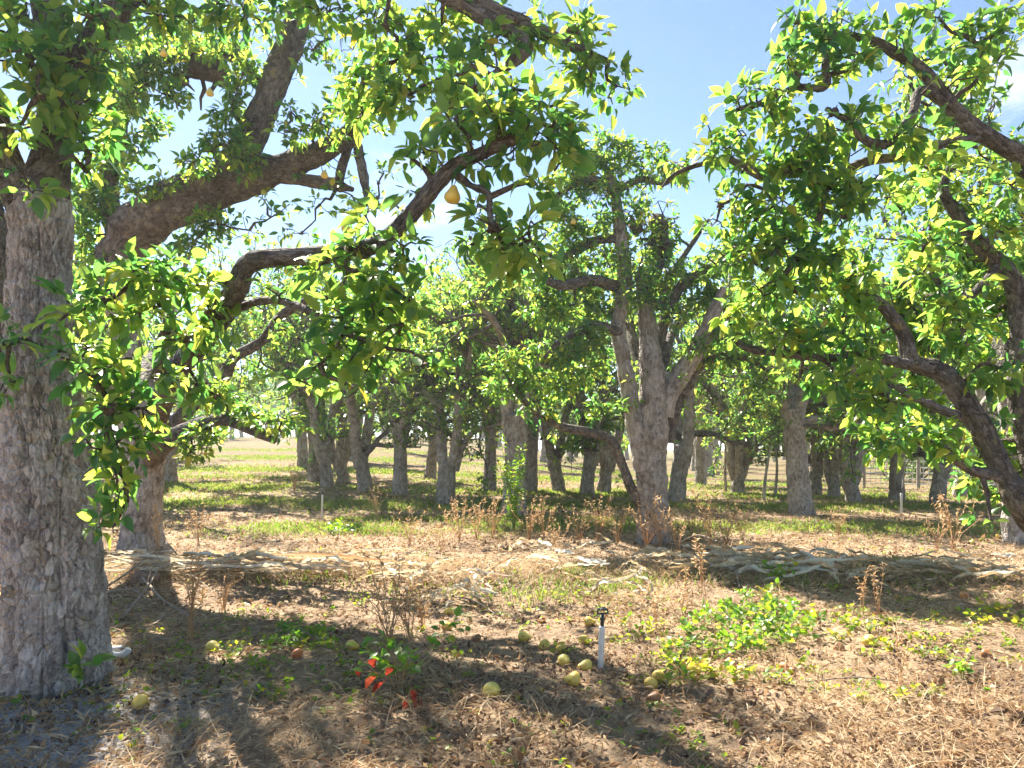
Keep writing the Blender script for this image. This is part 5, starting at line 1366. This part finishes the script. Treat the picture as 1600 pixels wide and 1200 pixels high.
# tall leafy weed before the twin stemmed tree
g = ground_at(803, 832)
r = empty('tall_weed', g, 'tall spindly light green weed standing in front of the twin stemmed tree', 'weed')
st = MB(); pp, dd = [], []
rng = np.random.default_rng(15)
for s in range(11):
    a = rng.uniform(0, 6.28); sp = rng.uniform(.05, .34); h = rng.uniform(.7, 1.55)
    pts = np.array([[0, 0, 0], [math.cos(a) * sp * .3, math.sin(a) * sp * .3, h * .4], [math.cos(a) * sp * .8, math.sin(a) * sp * .8, h * .8], [math.cos(a) * sp, math.sin(a) * sp, h]])
    tube(st, pts, [.007, .005, .004, .002], seg=4, step=.15, cap=False, tint=.6)
    for q in range(46):
        t = rng.uniform(.15, 1) * 2.999
        j = int(t); p = pts[j] * (1 - t + j) + pts[j + 1] * (t - j)
        e = unit(rng.normal(size=3) * [1, 1, .5] + [0, 0, .2]); pp.append(p + e * .03); dd.append(e)
lf = MB(); kk = len(pp)
add_leaves(lf, np.array(pp), np.array(dd), unit(np.array([0, 0, 1.]) + rng.normal(size=(kk, 3)) * .5), rng.uniform(.04, .09, kk), rng.uniform(0, .4, kk), np.clip(rng.normal(.55, .2, kk), 0, 1), False, np.full(kk, .7))
link('stem', st.mesh('stem'), M_WEED, r)
o = link('foliage', lf.mesh('foliage'), M_WEED, r); o['kind'] = 'stuff'

# ------------------------------------------------------------------ dry orange weeds
def dry_kind(seed, h, branches, spread, tuft):
    rng = np.random.default_rng(seed)
    st, sd = MB(), MB()
    pos, dd = [], []
    for s in range(branches):
        a = rng.uniform(0, 6.28); sp = spread * rng.uniform(.3, 1); hh = h * rng.uniform(.5, 1)
        z0 = rng.uniform(0, .3) * h
        pts = np.array([[0, 0, z0 * .3], [math.cos(a) * sp * .3, math.sin(a) * sp * .3, z0 + (hh - z0) * .4], [math.cos(a) * sp * .75, math.sin(a) * sp * .75, z0 + (hh - z0) * .75], [math.cos(a) * sp, math.sin(a) * sp, hh]]) + rng.normal(size=(4, 3)) * .01
        tube(st, pts, [.003, .0026, .002, .001], seg=3, step=h / 3, cap=False, tint=rng.uniform(.2, .7))
        for q in range(tuft):
            t = rng.uniform(.9, 2.999); j = int(t)
            p = pts[j] * (1 - t + j) + pts[j + 1] * (t - j)
            e = unit(rng.normal(size=3) + [0, 0, .5]); pos.append(p); dd.append(e)
    k = len(pos)
    add_leaves(sd, np.array(pos), np.array(dd), unit(rng.normal(size=(k, 3))), rng.uniform(.015, .045, k), rng.uniform(0, .5, k), np.clip(rng.normal(.5, .25, k), 0, 1), False, np.full(k, .55))
    return Kind('dry_weed', 'dry weed', [('stem', st.mesh('stem'), M_DRYWEED), ('seed_heads', sd.mesh('seed_heads'), M_DRYWEED)])
dry = [dry_kind(500 + i, .55, 13, .26, 16) for i in range(4)]
thin = [dry_kind(520 + i, .5, 4, .08, 22) for i in range(2)]
i = 0
for (px, py, s, lab) in [(608, 1010, .85, 'tall dry orange weed standing behind the red leaved plant'), (640, 1000, .6, 'lower dry weed right beside the tall orange one'), (660, 985, .5, 'short dry weed to the right of the tall orange one'),
                         (718, 850, .9, 'dry weed left of the tall green weed'), (745, 848, .8, 'dry weed just right of the leftmost weed near the tall green one'), (770, 842, .8, 'dry weed touching the left side of the tall green weed'), (826, 850, .9, 'dry weed touching the right side of the tall green weed'), (850, 846, .7, 'low dry weed right of the tall green weed'),
                         (905, 852, .8, 'dry weed half way between the tall green weed and the middle trunk'), (935, 850, .9, 'feathery dry weed left of the middle trunk'), (965, 855, .7, 'dry weed close to the left foot of the middle trunk'),
                         (1010, 864, 1.0, 'dry orange weed tangled before the foot of the middle trunk'), (1032, 860, .8, 'dry weed leaning on the right foot of the middle trunk'),
                         (1085, 862, .9, 'feathery dry weed right of the middle trunk'), (1110, 858, 1.0, 'tallest dry weed in the group right of the middle trunk'), (1135, 865, .9, 'pale dry weed at the right end of the group by the middle trunk'), (1160, 850, .7, 'small dry weed beyond the group right of the middle trunk'), (1060, 870, .7, 'low dry weed between the middle trunk and the feathery group'),
                         (1490, 862, 1.0, 'dry orange weed alone in the grass toward the right edge'), (1465, 858, .6, 'small dry weed left of the lone orange one at the right'), (640, 852, .7, 'dry weed in the strip left of the tall green one'), (590, 812, .8, 'dry weed in the far grass left of the split trunk'), (460, 770, 1.0, 'pale dry weed in the alley grass at the left'), (310, 850, .7, 'dry weed on the soil right of the second trunk'), (1310, 840, .6, 'low dry weed in front of the straight single trunk'), (300, 950, .6, 'tangled dry weed beside the brush heap at the left'), (350, 955, .5, 'crumpled brown weed right of the brush heap'),
                         (870, 872, .6, 'dry weed behind the bright husks left of the middle trunk'), (690, 868, .6, 'dry weed behind the bright husks further left')]:
    dry[i % 4].put(ground_at(px, py), lab, 'dry weeds', i * 1.9, s * 1.3); i += 1
for (px, py, s, lab) in [(295, 1012, 1.25, 'single upright dry stalk with a fuzzy seed head at the left'), (247, 872, 1.2, 'dry stalk at the foot of the second trunk'), (1100, 935, 1.2, 'thin dry stalk poking up through the husks right of centre'), (1068, 990, .9, 'thin dark dry stem at the left end of the leafy patch'), (1345, 965, .8, 'thin dry stem leaning right above the small weeds'), (1372, 968, .8, 'second thin dry stem leaning right above the small weeds'), (1407, 1095, .75, 'thin orange dry stalk at the front right'), (1025, 985, .7, 'thin dry stem left of the leafy patch')]:
    thin[i % 2].put(ground_at(px, py), lab, 'dry stalks', i * 1.1, s); i += 1

# ------------------------------------------------------------------ pears
def pear_mesh(seed, stem=True):
    rng = np.random.default_rng(seed)
    prof = [(0, -.30), (.16, -.295), (.30, -.24), (.39, -.12), (.41, 0), (.37, .14), (.28, .28), (.20, .40), (.155, .50), (.11, .555), (.04, .57), (0, .56)]
    seg = 16
    th = np.arange(seg) / seg * 2 * np.pi
    V = []
    for (r, z) in prof:
        rr = r * (1 + .05 * np.sin(2 * th + seed) + .03 * np.sin(3 * th + 2 * seed))
        V.append(np.stack([rr * np.cos(th) + .05 * z * math.sin(seed), rr * np.sin(th), np.full(seg, z)], -1))
    V = np.array(V)
    V = V + .02 * fbm(V * 4 + seed, 2, seed)[..., None] * unit(V + 1e-6)
    i = np.arange(len(prof) - 1)[:, None] * seg; j = np.arange(seg)[None]
    f = np.stack([i + j, i + (j + 1) % seg, i + seg + (j + 1) % seg, i + seg + j], -1).reshape(-1, 4)
    mb = MB(); mb.add(V.reshape(-1, 3), f)
    sm = MB(); tube(sm, np.array([[0, 0, .53], [.02, .02, .66], [.07, .03, .80]]), [.022, .018, .026], seg=5, step=.1)
    return mb, sm
PM = []
for s in range(4):
    a, b = pear_mesh(s + 1)
    PM.append((a, b.mesh('stem')))
PCACHE = {}
def pear(px, py, kind, lab, size=.082, d=None, rot=None, i=0, z=None):
    size *= 1.08 if d is None else 1.0
    mat = {'y': M_PEAR, 'g': M_PEARG, 'b': M_PEARB, 'o': M_PEARO}[kind]
    key = (i % 4, kind)
    if key not in PCACHE:
        me = PM[i % 4][0].mesh('pear'); me.materials.append(mat); PCACHE[key] = me
    p = ground_at(px, py) if d is None else at(px, py, d)
    name = 'hanging_pear' if d else ('rotten_pear' if kind in 'bo' else 'fallen_pear')
    o = bpy.data.objects.new(name, PCACHE[key]); COL.objects.link(o)
    o.scale = (size, size, size * (1 if kind in 'yg' else .85))
    rr = np.random.default_rng(900 + i)
    if d is None:
        o.rotation_euler = rot if rot else (math.radians(90) + rr.uniform(-.3, .25), rr.uniform(-.4, .4), rr.uniform(0, 6.28))
        o.location = (p[0], p[1], p[2] + size * (.27 if kind in 'yg' else .2))
    else:
        o.rotation_euler = rot or (rr.uniform(-.12, .12), rr.uniform(-.12, .12), rr.uniform(0, 6))
        o.location = p
    tag(o, lab, 'pear', 'hanging pears' if d else 'pears fallen on the ground')
    s = link('stem', PM[i % 4][1], M_STEM, o)
    return o
R90 = math.radians(90)
fallen = [
 (768, 1096, 'g', 'biggest yellow green fallen pear at the front, between two brown rotten ones', .096, (R90 - .2, .2, .5)),
 (805, 1092, 'b', 'brown rotten pear just right of the biggest fallen pear', .07, None), (737, 1098, 'b', 'small dark rotten pear just left of the biggest fallen pear', .06, None),
 (898, 1072, 'y', 'pear on its side with stem pointing right, just left of the sprinkler foot', .088, (R90, 0, -1.75)), (917, 1052, 'g', 'pale pear tucked against the white sprinkler pipe', .082, (R90, 0, -1.3)), (881, 1044, 'g', 'greenish pear behind the stem-right pear', .078, (R90, 0, .4)),
 (877, 1026, 'y', 'pale round pear beside the yellow green weed left of the sprinkler', .076, (R90, .3, 3.0)), (851, 1012, 'y', 'round yellow pear left of the pear cluster at the sprinkler', .078, (R90 + .4, 0, 3.1)), (912, 1006, 'y', 'yellow pear lying just left of the sprinkler head', .074, (R90, 0, 2.9)), (919, 982, 'y', 'pear behind the sprinkler head, lying sideways', .082, (R90, 0, 1.4)),
 (817, 999, 'g', 'green pear half in shade, leftmost of the cluster by the sprinkler', .09, (R90, 0, 1.3)), (847, 972, 'o', 'orange red rotten pear behind the cluster by the sprinkler', .062, None),
 (701, 961, 'y', 'small pear beside the bright husks in the middle', .074, (R90 + .3, 0, 3)), (697, 985, 'y', 'pear in front of the small one by the bright husks', .078, (R90, 0, 1.0)), (549, 1017, 'y', 'pear half sunk in weeds left of the red leaved plant', .085, (R90, .2, 1.2)), (464, 1031, 'o', 'orange rotten pear before the green weeds left of the red leaved plant', .075, None),
 (1029, 1066, 'y', 'round pear standing on its end right of the sprinkler', .076, (R90 + .5, 0, 3)), (1017, 1080, 'y', 'pale pear in front of the one right of the sprinkler', .078, (R90, 0, 2.6)), (1024, 1099, 'b', 'dark brown rotten pear before the two pears right of the sprinkler', .076, None), (1083, 1060, 'y', 'pale pear hidden among yellow weeds right of the sprinkler', .08, (R90, 0, .6)),
 (1251, 880, 'y', 'pear on the husk windrow right of centre', .078, (R90, 0, 1.3)), (1272, 966, 'g', 'dull pear just behind the leafy patch', .078, (R90 + .4, 0, 3)), (1359, 1010, 'y', 'yellow pear lying flat right of the leafy patch', .094, (R90, 0, -1.2)), (1409, 1008, 'b', 'brown pear right of the flat yellow one', .07, None), (1311, 1016, 'b', 'reddish brown rotten pear left of the flat yellow one', .075, None),
 (1505, 1049, 'y', 'round orange yellow pear alone near the right edge', .08, (R90 + .5, .1, 3.0)), (1541, 1029, 'b', 'brownish pear in shade near the right edge', .075, None), (1224, 1051, 'o', 'orange pear in dry grass below the leafy patch', .07, None), (1505, 937, 'o', 'rust coloured pear in the shadow below the right windrow', .078, None),
 (1535, 845, 'g', 'pear in the shade of the right hand trunk base, middle of three', .078, None), (1559, 842, 'y', 'pear nearest the right hand trunk base', .08, None), (1519, 850, 'g', 'pear farthest from the right hand trunk base, leftmost of three', .082, None),
 (219, 1112, 'y', 'yellow pear standing on end at the front left beyond the big trunk', .088, (R90 + .9, .2, 2.6)), (332, 1016, 'g', 'green pear lying on litter left of the green weeds', .09, (R90, 0, .9)), (236, 869, 'y', 'yellow pear at the foot of the second trunk', .085, None), (277, 880, 'y', 'pale pear right of the second trunk', .08, None), (5, 941, 'y', 'pear at the very left edge behind the big trunk', .085, None), (171, 878, 'y', 'pear on the husks right behind the big trunk', .09, None),
 (1159, 856, 'y', 'pear among dry weeds right of the middle trunk', .08, None), (844, 849, 'y', 'pear among dry weeds left of the middle trunk', .078, None), (1140, 1040, 'o', 'brown pear under the yellow weeds of the leafy patch', .06, None), (1238, 1058, 'b', 'small dark rotten pear below the leafy patch', .06, None), (745, 1000, 'b', 'dark rotten pear between the two husk pears and the sprinkler cluster', .07, None), (1290, 868, 'y', 'far pear behind the right windrow', .07, None)]
for n_, (px, py, kd, lab, sz, rot) in enumerate(fallen):
    pear(px, py, kd, lab, sz, None, rot, n_)
for n_, (px, py, kd, d, lab) in enumerate([(707, 308, 'y', 3.15, 'large ripe yellow pear hanging under the near forked twig at top centre'), (683, 186, 'g', 3.9, 'yellow green pear hanging high, half hidden by leaves at top centre'), (328, 146, 'g', 6.6, 'green pear hanging below the dark burls at the upper left'), (507, 274, 'y', 6.5, 'small yellow pear hanging by the sky gap under the thick limb'), (540, 357, 'g', 5.6, 'small green pear hanging below the dangling branch stubs'), (584, 430, 'g', 3.3, 'yellowish pear hidden in dark leaves under the near limb'), (896, 347, 'g', 8.8, 'green pear hanging on the middle tree at its upper left'), (256, 84, 'y', 7.0, 'yellow pear hanging among leaves at the top left')]):
    pear(px, py, kd, lab, .088 if d < 5 else .082, d, None, 60 + n_)

# ------------------------------------------------------------------ corn husks in a windrow
HUSK = []
def husk_mesh(seed, L, W, twist, arch):
    rng = np.random.default_rng(seed)
    n = 20
    t = np.linspace(0, 1, n)
    q0 = np.stack([t * 4.0, np.full(n, seed * 1.7), np.zeros(n)], -1)
    x = (t - .5) * L
    y = .22 * L * fbm(q0 * .7, 3, seed)
    z = arch * np.sin(t * np.pi) + .07 * L * fbm(q0 * 1.3 + 5, 3, seed + 1)
    w = W * np.clip(np.sin((t * .93 + .05) * np.pi), .06, 1) ** .6 * (1 + .7 * fbm(q0 * 2.2 + 9, 2, seed + 2))
    ang = twist * (t - .5) + 2.4 * fbm(q0 * 1.1 + 13, 3, seed + 3)
    mb = MB()
    V = []
    for i_ in range(n):
        for q, b in ((-1, .3), (-.4, -.08), (.05, .14), (.5, -.05), (1, .25)):
            b = b + rng.normal() * .08
            V.append([x[i_] + rng.normal() * .006, y[i_] + q * w[i_] * .5 * math.cos(ang[i_]) - b * w[i_] * math.sin(ang[i_]), z[i_] + q * w[i_] * .5 * math.sin(ang[i_]) + b * w[i_] * math.cos(ang[i_])])
    i_ = np.arange(n - 1)[:, None] * 5; j = np.arange(4)[None]
    f = np.stack([i_ + j, i_ + j + 1, i_ + j + 6, i_ + j + 5], -1).reshape(-1, 4)
    mb.add(np.array(V), f, np.clip(rng.uniform(.15, .95) + .15 * rng.normal(size=len(f)), 0, 1))
    me = mb.mesh('corn_leaf'); me.materials.append(M_HUSK)
    return me
for s in range(14):
    rr = np.random.default_rng(700 + s)
    HUSK.append(husk_mesh(700 + s, rr.uniform(.3, .65), rr.uniform(.028, .062), rr.uniform(-4, 4), rr.uniform(0, .05)))
LONG = []
def strand_mesh(seed):
    rng = np.random.default_rng(seed)
    L, W, n = rng.uniform(.6, 1.2), rng.uniform(.018, .042), 26
    t = np.linspace(0, 1, n)
    q0 = np.stack([t * 3.0, np.full(n, seed * 1.3), np.zeros(n)], -1)
    x = (t - .5) * L; y = .05 * fbm(q0, 3, seed); z = .045 * fbm(q0 * 1.2 + 4, 3, seed + 1)
    w = W * np.clip(np.sin((t * .94 + .04) * np.pi), .05, 1) ** .5
    ang = 1.4 * fbm(q0 * .8 + 11, 2, seed + 2) + rng.uniform(-.8, .8)
    V = []
    for i_ in range(n):
        for q, b in ((-1, .22), (-.4, -.05), (0, .08), (.4, -.05), (1, .22)):
            V.append([x[i_], y[i_] + w[i_] * (q * .5 * math.cos(ang[i_]) - b * math.sin(ang[i_])), z[i_] + w[i_] * (q * .5 * math.sin(ang[i_]) + b * math.cos(ang[i_]))])
    i_ = np.arange(n - 1)[:, None] * 5; j = np.arange(4)[None]
    f = np.stack([i_ + j, i_ + j + 1, i_ + j + 6, i_ + j + 5], -1).reshape(-1, 4)
    tn = np.tile(rng.normal(size=4) * .12, n - 1)
    mb = MB(); mb.add(np.array(V), f, np.clip(rng.uniform(.1, .95) + tn, 0, 1))
    me = mb.mesh('corn_leaf'); me.materials.append(M_HUSK)
    return me
for s in range(12):
    LONG.append(strand_mesh(840 + s))
def husk(px, py, rz, lab, grp, s=1.0, up=.03, tilt=0.0, lng=0.0):
    rr = GR
    g = ground_at(px, py)
    o = bpy.data.objects.new('corn_leaf', LONG[int(rr.integers(0, 12))] if rr.random() < lng else HUSK[int(rr.integers(0, 14))]); COL.objects.link(o)
    o.location = (g[0], g[1], g[2] + up + .03)
    o.rotation_euler = (rr.uniform(-.7, .7), tilt, rz)
    o.scale = (s, s, s)
    tag(o, lab, 'corn leaf', grp)
for q in range(80):
    px = GR.uniform(168, 560)
    husk(px, 901 + GR.normal() * 6 + (px - 350) * .01, GR.normal() * .2, 'dry tan corn leaf lying lengthwise in the tight left part of the windrow', 'corn leaves of the left windrow', GR.uniform(.8, 1.15), GR.uniform(.03, .13), GR.normal() * .1, .4)
for q in range(100):
    px = GR.uniform(540, 1010); 
    husk(px, 908 + GR.normal() * 15 + 14 * math.sin(px * .02), GR.normal() * .75, 'bleached crumpled corn leaf in the loose scattered middle of the windrow', 'corn leaves of the middle windrow', GR.uniform(.45, .9), GR.uniform(.04, .16), GR.normal() * .25, .12)
for q in range(96):
    px = GR.uniform(1000, 1605)
    husk(px, 895 + (px - 1000) * .03 + GR.normal() * 9, GR.normal() * .38 - .05, 'greyish straw coloured corn leaf in the long right part of the windrow', 'corn leaves of the right windrow', GR.uniform(.7, 1.15), GR.uniform(.02, .11), GR.normal() * .14, .1)
for q in range(16):
    px = GR.uniform(620, 800); 
    husk(px, GR.uniform(925, 960), GR.normal() * 1.0, 'curled pale corn leaf strewn in front of the windrow beside the two husk pears', 'corn leaves strewn before the windrow', GR.uniform(.3, .6), GR.uniform(.01, .04), GR.normal() * .15)

# ------------------------------------------------------------------ sticks of the brush heap
def stick(pts, r, lab, name='dead_branch', side=3):
    P = np.array(pts)
    b = P[0].copy()
    mb = MB()
    tube(mb, P - b, np.linspace(r, r * .5, len(P)), seg=7, step=.06, lump=.2, bump=.002, seed=len(bpy.data.objects))
    for q in range(side):
        k_ = GR.integers(1, len(P)); d_ = unit(GR.normal(size=3) + [0, 0, .3]); L_ = GR.uniform(.1, .25)
        s_ = P[k_] - b
        tube(mb, np.array([s_, s_ + d_ * L_ * .5 + GR.normal(size=3) * .01, s_ + d_ * L_]), [r * .45, r * .35, r * .2], seg=4, step=.08, cap=False)
    o = link(name, mb.mesh(name), M_STICK); o.location = b
    return tag(o, lab, 'branch', 'dead branches on the ground')
def gp(px, py, h):
    p = ground_at(px, py); p[2] += h
    return p
stick([gp(212, 905, .05), gp(230, 925, .06), gp(255, 945, .04), gp(285, 962, .03), gp(312, 978, .01)], .014, 'forked grey branch lying diagonally out of the brush heap at the left')
stick([gp(190, 975, .02), gp(215, 955, .08), gp(240, 930, .14), gp(252, 915, .2)], .011, 'tan stick propped up across the brush heap at the left')
stick([gp(168, 930, .04), gp(200, 915, .1), gp(235, 900, .16), gp(268, 885, .22)], .009, 'thin pale stick slanting up from the big trunk to the husks')
stick([gp(165, 940, .03), gp(205, 935, .05), gp(240, 948, .03)], .01, 'short dark stick low in the brush heap')
stick([gp(262, 880, .2), gp(276, 892, .15), gp(290, 905, .08), gp(330, 925, .02)], .009, 'bent stick hanging down from the end of the left husks')
stick([gp(205, 1000, .02), gp(240, 988, .05), gp(290, 965, .08), gp(330, 955, .05)], .006, 'thin curved stem lying below the brush heap')
stick([gp(215, 998, .02), gp(255, 1006, .03), gp(300, 1018, .02)], .005, 'second thin stem curving below the brush heap')
stick([gp(1140, 880, .12), gp(1148, 905, .08), gp(1156, 922, .02)], .014, 'pale bent stick poking out of the windrow right of centre', side=1)
stick([gp(1120, 880, .2), gp(1090, 872, .22), gp(1060, 866, .12)], .008, 'thin arched stem over the windrow near the middle trunk', side=2)
stick([gp(560, 1078, .01), gp(620, 1062, .06), gp(690, 1056, .03)], .004, 'thin straw stem arching in front of the red leaved plant', side=0)
stick([gp(1260, 1078, .03), gp(1340, 1077, .05), gp(1420, 1083, .03), gp(1450, 1098, .01)], .004, 'long thin straw lying level at the front right', side=0)
stick([gp(705, 938, .03), gp(740, 948, .05), gp(775, 962, .02)], .006, 'pale stem lying before the bright husks in the middle', side=2)
stick([gp(1240, 862, .04), gp(1300, 874, .03), gp(1350, 884, .02)], .01, 'straight pale stick lying behind the right windrow', side=1)
# mound of bark and roots in the brush heap
g = ground_at(228, 915)
mb = MB(); th = np.linspace(0, np.pi, 14); ph = np.arange(22) / 22 * 2 * np.pi
T_, P_ = np.meshgrid(th, ph, indexing='ij')
V = np.stack([np.sin(T_) * np.cos(P_), np.sin(T_) * np.sin(P_), np.cos(T_)], -1)
V = V * (1 + .35 * fbm(V * 2.3, 4, 8) + .12 * fbm(V * 9, 3, 9))[..., None] * np.array([.13, .10, .07])
i_ = np.arange(13)[:, None] * 22; j = np.arange(22)[None]
mb.add(V.reshape(-1, 3), np.stack([i_ + j, i_ + 22 + j, i_ + 22 + (j + 1) % 22, i_ + (j + 1) % 22], -1).reshape(-1, 4))
o = link('root_lump', mb.mesh('root_lump'), M_CLOD); o.location = (g[0], g[1], g[2] + .05)
tag(o, 'brown lump of rotten root and soil in the brush heap at the left', 'root lump')

# ------------------------------------------------------------------ irrigation risers
def lathe(prof, seg=14):
    th = np.arange(seg) / seg * 2 * np.pi
    V = np.array([[(r_ * math.cos(a), r_ * math.sin(a), z) for a in th] for r_, z in prof])
    i_ = np.arange(len(prof) - 1)[:, None] * seg; j = np.arange(seg)[None]
    mb = MB(); mb.add(V.reshape(-1, 3), np.stack([i_ + j, i_ + (j + 1) % seg, i_ + seg + (j + 1) % seg, i_ + seg + j], -1).reshape(-1, 4))
    return mb
def bar(mb, a, b, r, seg=6):
    tube(mb, np.array([a, b], float), [r, r], seg=seg, step=1.0)
def riser(px, py, h, lab, r=.0165):
    g = ground_at(px, py)
    e = empty('sprinkler', g, lab, 'sprinkler', 'irrigation risers')
    link('riser_pipe', lathe([(0, -.1), (r, -.1), (r, h * .97), (r * 1.0, h), (r * .55, h), (0, h)]).mesh('riser_pipe'), M_PVC, e)
    link('nozzle_body', lathe([(r * .5, h - .004), (r * .62, h + .002), (r * .6, h + .03), (r * .85, h + .034), (r * .85, h + .046), (r * .55, h + .05), (r * .5, h + .064), (0, h + .066)]).mesh('nozzle_body'), M_NOZZLE, e)
    a = MB()
    bar(a, (-.034, 0, h + .066), (-.030, 0, h + .096), .0045); bar(a, (.034, 0, h + .066), (.030, 0, h + .092), .0045); bar(a, (-.036, 0, h + .068), (.036, 0, h + .068), .0055)
    bar(a, (-.03, 0, h + .094), (.012, 0, h + .100), .004)
    link('bridge', a.mesh('bridge'), M_NOZZLE, e)
    link('spinner', lathe([(0, h + .086), (.026, h + .088), (.03, h + .093), (.018, h + .097), (0, h + .099)], 10).mesh('spinner'), M_NOZZLE, e)
    e.rotation_euler = (0, .02, .5)
    return e
e = riser(938, 1053, .235, 'white pipe sprinkler with a dark nozzle among the fallen pears in front')
e.rotation_euler = (0.0, 0.05, .5)
riser(503, 812, .42, 'distant thin sprinkler riser standing in the alley at the left')
g = ground_at(1408, 806)
e = riser(1408, 806, .42, 'white sprinkler riser with a tall stake, before the wire fence at the right', .02)
e2 = empty('thin_stake', (g[0] + .03, g[1] + .05, g[2]), 'tall thin stake standing beside the white riser by the fence', 'stake')
mb = MB(); tube(mb, np.array([[0, 0, -.1], [.02, 0, .5], [.08, 0, 1.15]]), [.014, .013, .01], seg=6, step=.2); link('shaft', mb.mesh('shaft'), M_POST, e2)
mb = MB(); bar(mb, (.08, 0, 1.14), (.085, 0, 1.17), .013); link('tip', mb.mesh('tip'), M_NOZZLE, e2)

# white plastic pipe pieces beside the big trunk
k_ = 3.35
c0 = ground_at(188, 1034)
mb = MB(); tube(mb, np.array([[-.052, 0, .026], [-.025, -.012, .022], [.008, -.012, .023], [.03, .004, .033], [.04, .014, .052]]), [.02, .021, .021, .021, .02], seg=14, step=.012)
o = link('pipe_elbow', mb.mesh('pipe_elbow'), M_PVC); o.location = c0; tag(o, 'curved white plastic pipe elbow lying by the foot of the big trunk', 'pipe')
c1 = ground_at(180, 1023)
mb = MB(); tube(mb, np.array([[-.045, 0, .03], [.0, 0, .03], [.03, 0, .03]]), [.02, .02, .02], seg=14, step=.03)
tube(mb, np.array([[.022, 0, .03], [.04, 0, .03]]), [.024, .024], seg=14, step=.03)
o = link('pipe_coupling', mb.mesh('pipe_coupling'), M_PVC); o.location = c1; tag(o, 'short straight white pipe piece behind the curved elbow by the big trunk', 'pipe')

# ------------------------------------------------------------------ wire fence at the right
fa, fb = ground_at(1350, 777), ground_at(1660, 780)
fa[1] = 21.5; fb[1] = 20.0; fa[0] = (1350 - 800) / F * 21.5; fb[0] = 17.5
fz = lambda t: float(terrain_base(fa[0] + (fb[0] - fa[0]) * t, fa[1] + (fb[1] - fa[1]) * t))
e = empty('wire_fence', (fa[0], fa[1], fz(0)), 'wire mesh fence with grey posts running across the right background', 'fence')
org = np.array([fa[0], fa[1], fz(0)])
def fp(t, h):
    return np.array([fa[0] + (fb[0] - fa[0]) * t, fa[1] + (fb[1] - fa[1]) * t, fz(t) + h]) - org
pm = None
for t in np.linspace(0, 1, 6):
    mb = MB(); tube(mb, np.array([[0, 0, -.3], [0, 0, .5], [0, 0, 1.25]]), [.05, .047, .045], seg=8, step=.3, lump=.06)
    pm = pm or mb.mesh('fence_post')
    o = link('fence_post', pm, M_POST, e); o.location = fp(t, 0)
for h in (.12, .28, .44, .6, .78, .96, 1.12):
    mb = MB(); tube(mb, np.array([fp(t, h) for t in np.linspace(0, 1, 6)]), [.010] * 6, seg=4, step=.8)
    link('wire', mb.mesh('wire'), M_METAL, e)
mb = MB()
for t in np.linspace(0.005, .995, 52):
    bar(mb, fp(t, .1), fp(t, 1.13), .008, 4)
o = link('upright_wires', mb.mesh('upright_wires'), M_METAL, e); o['kind'] = 'stuff'

# thin young trees on the slope
for (px, py, lab) in ((1193, 783, 'thin staked sapling on the slope left of the straight single trunk'), (1210, 776, 'second slender sapling right behind the staked one'), (1135, 770, 'spindly sapling left of the staked one')):
    g = ground_at(px, py)
    t = Tree(g, int(px), leaf=.1)
    pts = walk(t.rng, g - np.array([0, 0, .1]), (0, 0, 1), 1.9, 5, .06)
    P, R = t.limb(pts, [.04, .035, .03, .026, .018, .008], 'trunk', seg=10, step=.1, bark=0)
    grow(t, [(P, R)], 7, sec=(.3, .6), spur_m=9, start=.45)
    finish(t, lab, name='sapling', group=None)
# bushes beyond the fence
bp = None
for (px, d, h, lab) in ((1395, 25, 1.3, 'round green bush beyond the fence left of the wire mesh'), (1440, 27, 1.5, 'green bush behind the short twin trunked tree at the fence'), (1525, 24, 1.25, 'pale green bush beyond the fence, right of the wire mesh'), (1570, 26, 1.6, 'dark bush beyond the fence at the right edge'), (1480, 30, 1.8, 'taller bush far behind the fence')):
    x = (px - 800) / F * d
    g = np.array([x, d, float(terrain_base(x, d))])
    t = Tree(g, int(px) + 1, leaf=.12)
    ls = []
    for s in range(7):
        a = s * .9 + t.rng.uniform(0, .6)
        ls.append(t.limb(walk(t.rng, g - np.array([0, 0, .05]), (math.cos(a) * .7, math.sin(a) * .7, .8), h, 5, .2), [.03, .026, .02, .016, .012, .006], 'branch', seg=6, step=.2, bark=0))
    grow(t, ls, 5, sec=(.25, .5), spur_m=9, start=.15, zmin=.15)
    r = finish(t, lab, name='bush', group=None, cat='bush')

# ------------------------------------------------------------------ light summer haze over the orchard
mb = MB()
X0, X1, Y0, Y1, Z0, Z1 = -760, 760, -360, 960, -2.0, 13.0
mb.add(np.array([(X0, Y0, Z0), (X1, Y0, Z0), (X1, Y1, Z0), (X0, Y1, Z0), (X0, Y0, Z1), (X1, Y0, Z1), (X1, Y1, Z1), (X0, Y1, Z1)], float),
       np.array([(0, 3, 2, 1), (4, 5, 6, 7), (0, 1, 5, 4), (1, 2, 6, 5), (2, 3, 7, 6), (3, 0, 4, 7)]))
M_HAZE = bpy.data.materials.new('haze'); M_HAZE.use_nodes = True
hn = M_HAZE.node_tree; hn.nodes.clear()
ho = hn.nodes.new('ShaderNodeOutputMaterial'); hv = hn.nodes.new('ShaderNodeVolumePrincipled')
hv.inputs['Color'].default_value = (0.86, 0.92, 1.0, 1); hv.inputs['Density'].default_value = 0.0011; hv.inputs['Anisotropy'].default_value = 0.35
hn.links.new(hv.outputs[0], ho.inputs['Volume'])
o = link('haze', mb.mesh('haze', smooth=False), M_HAZE)
o['kind'] = 'stuff'
SC.cycles.volume_bounces = 1
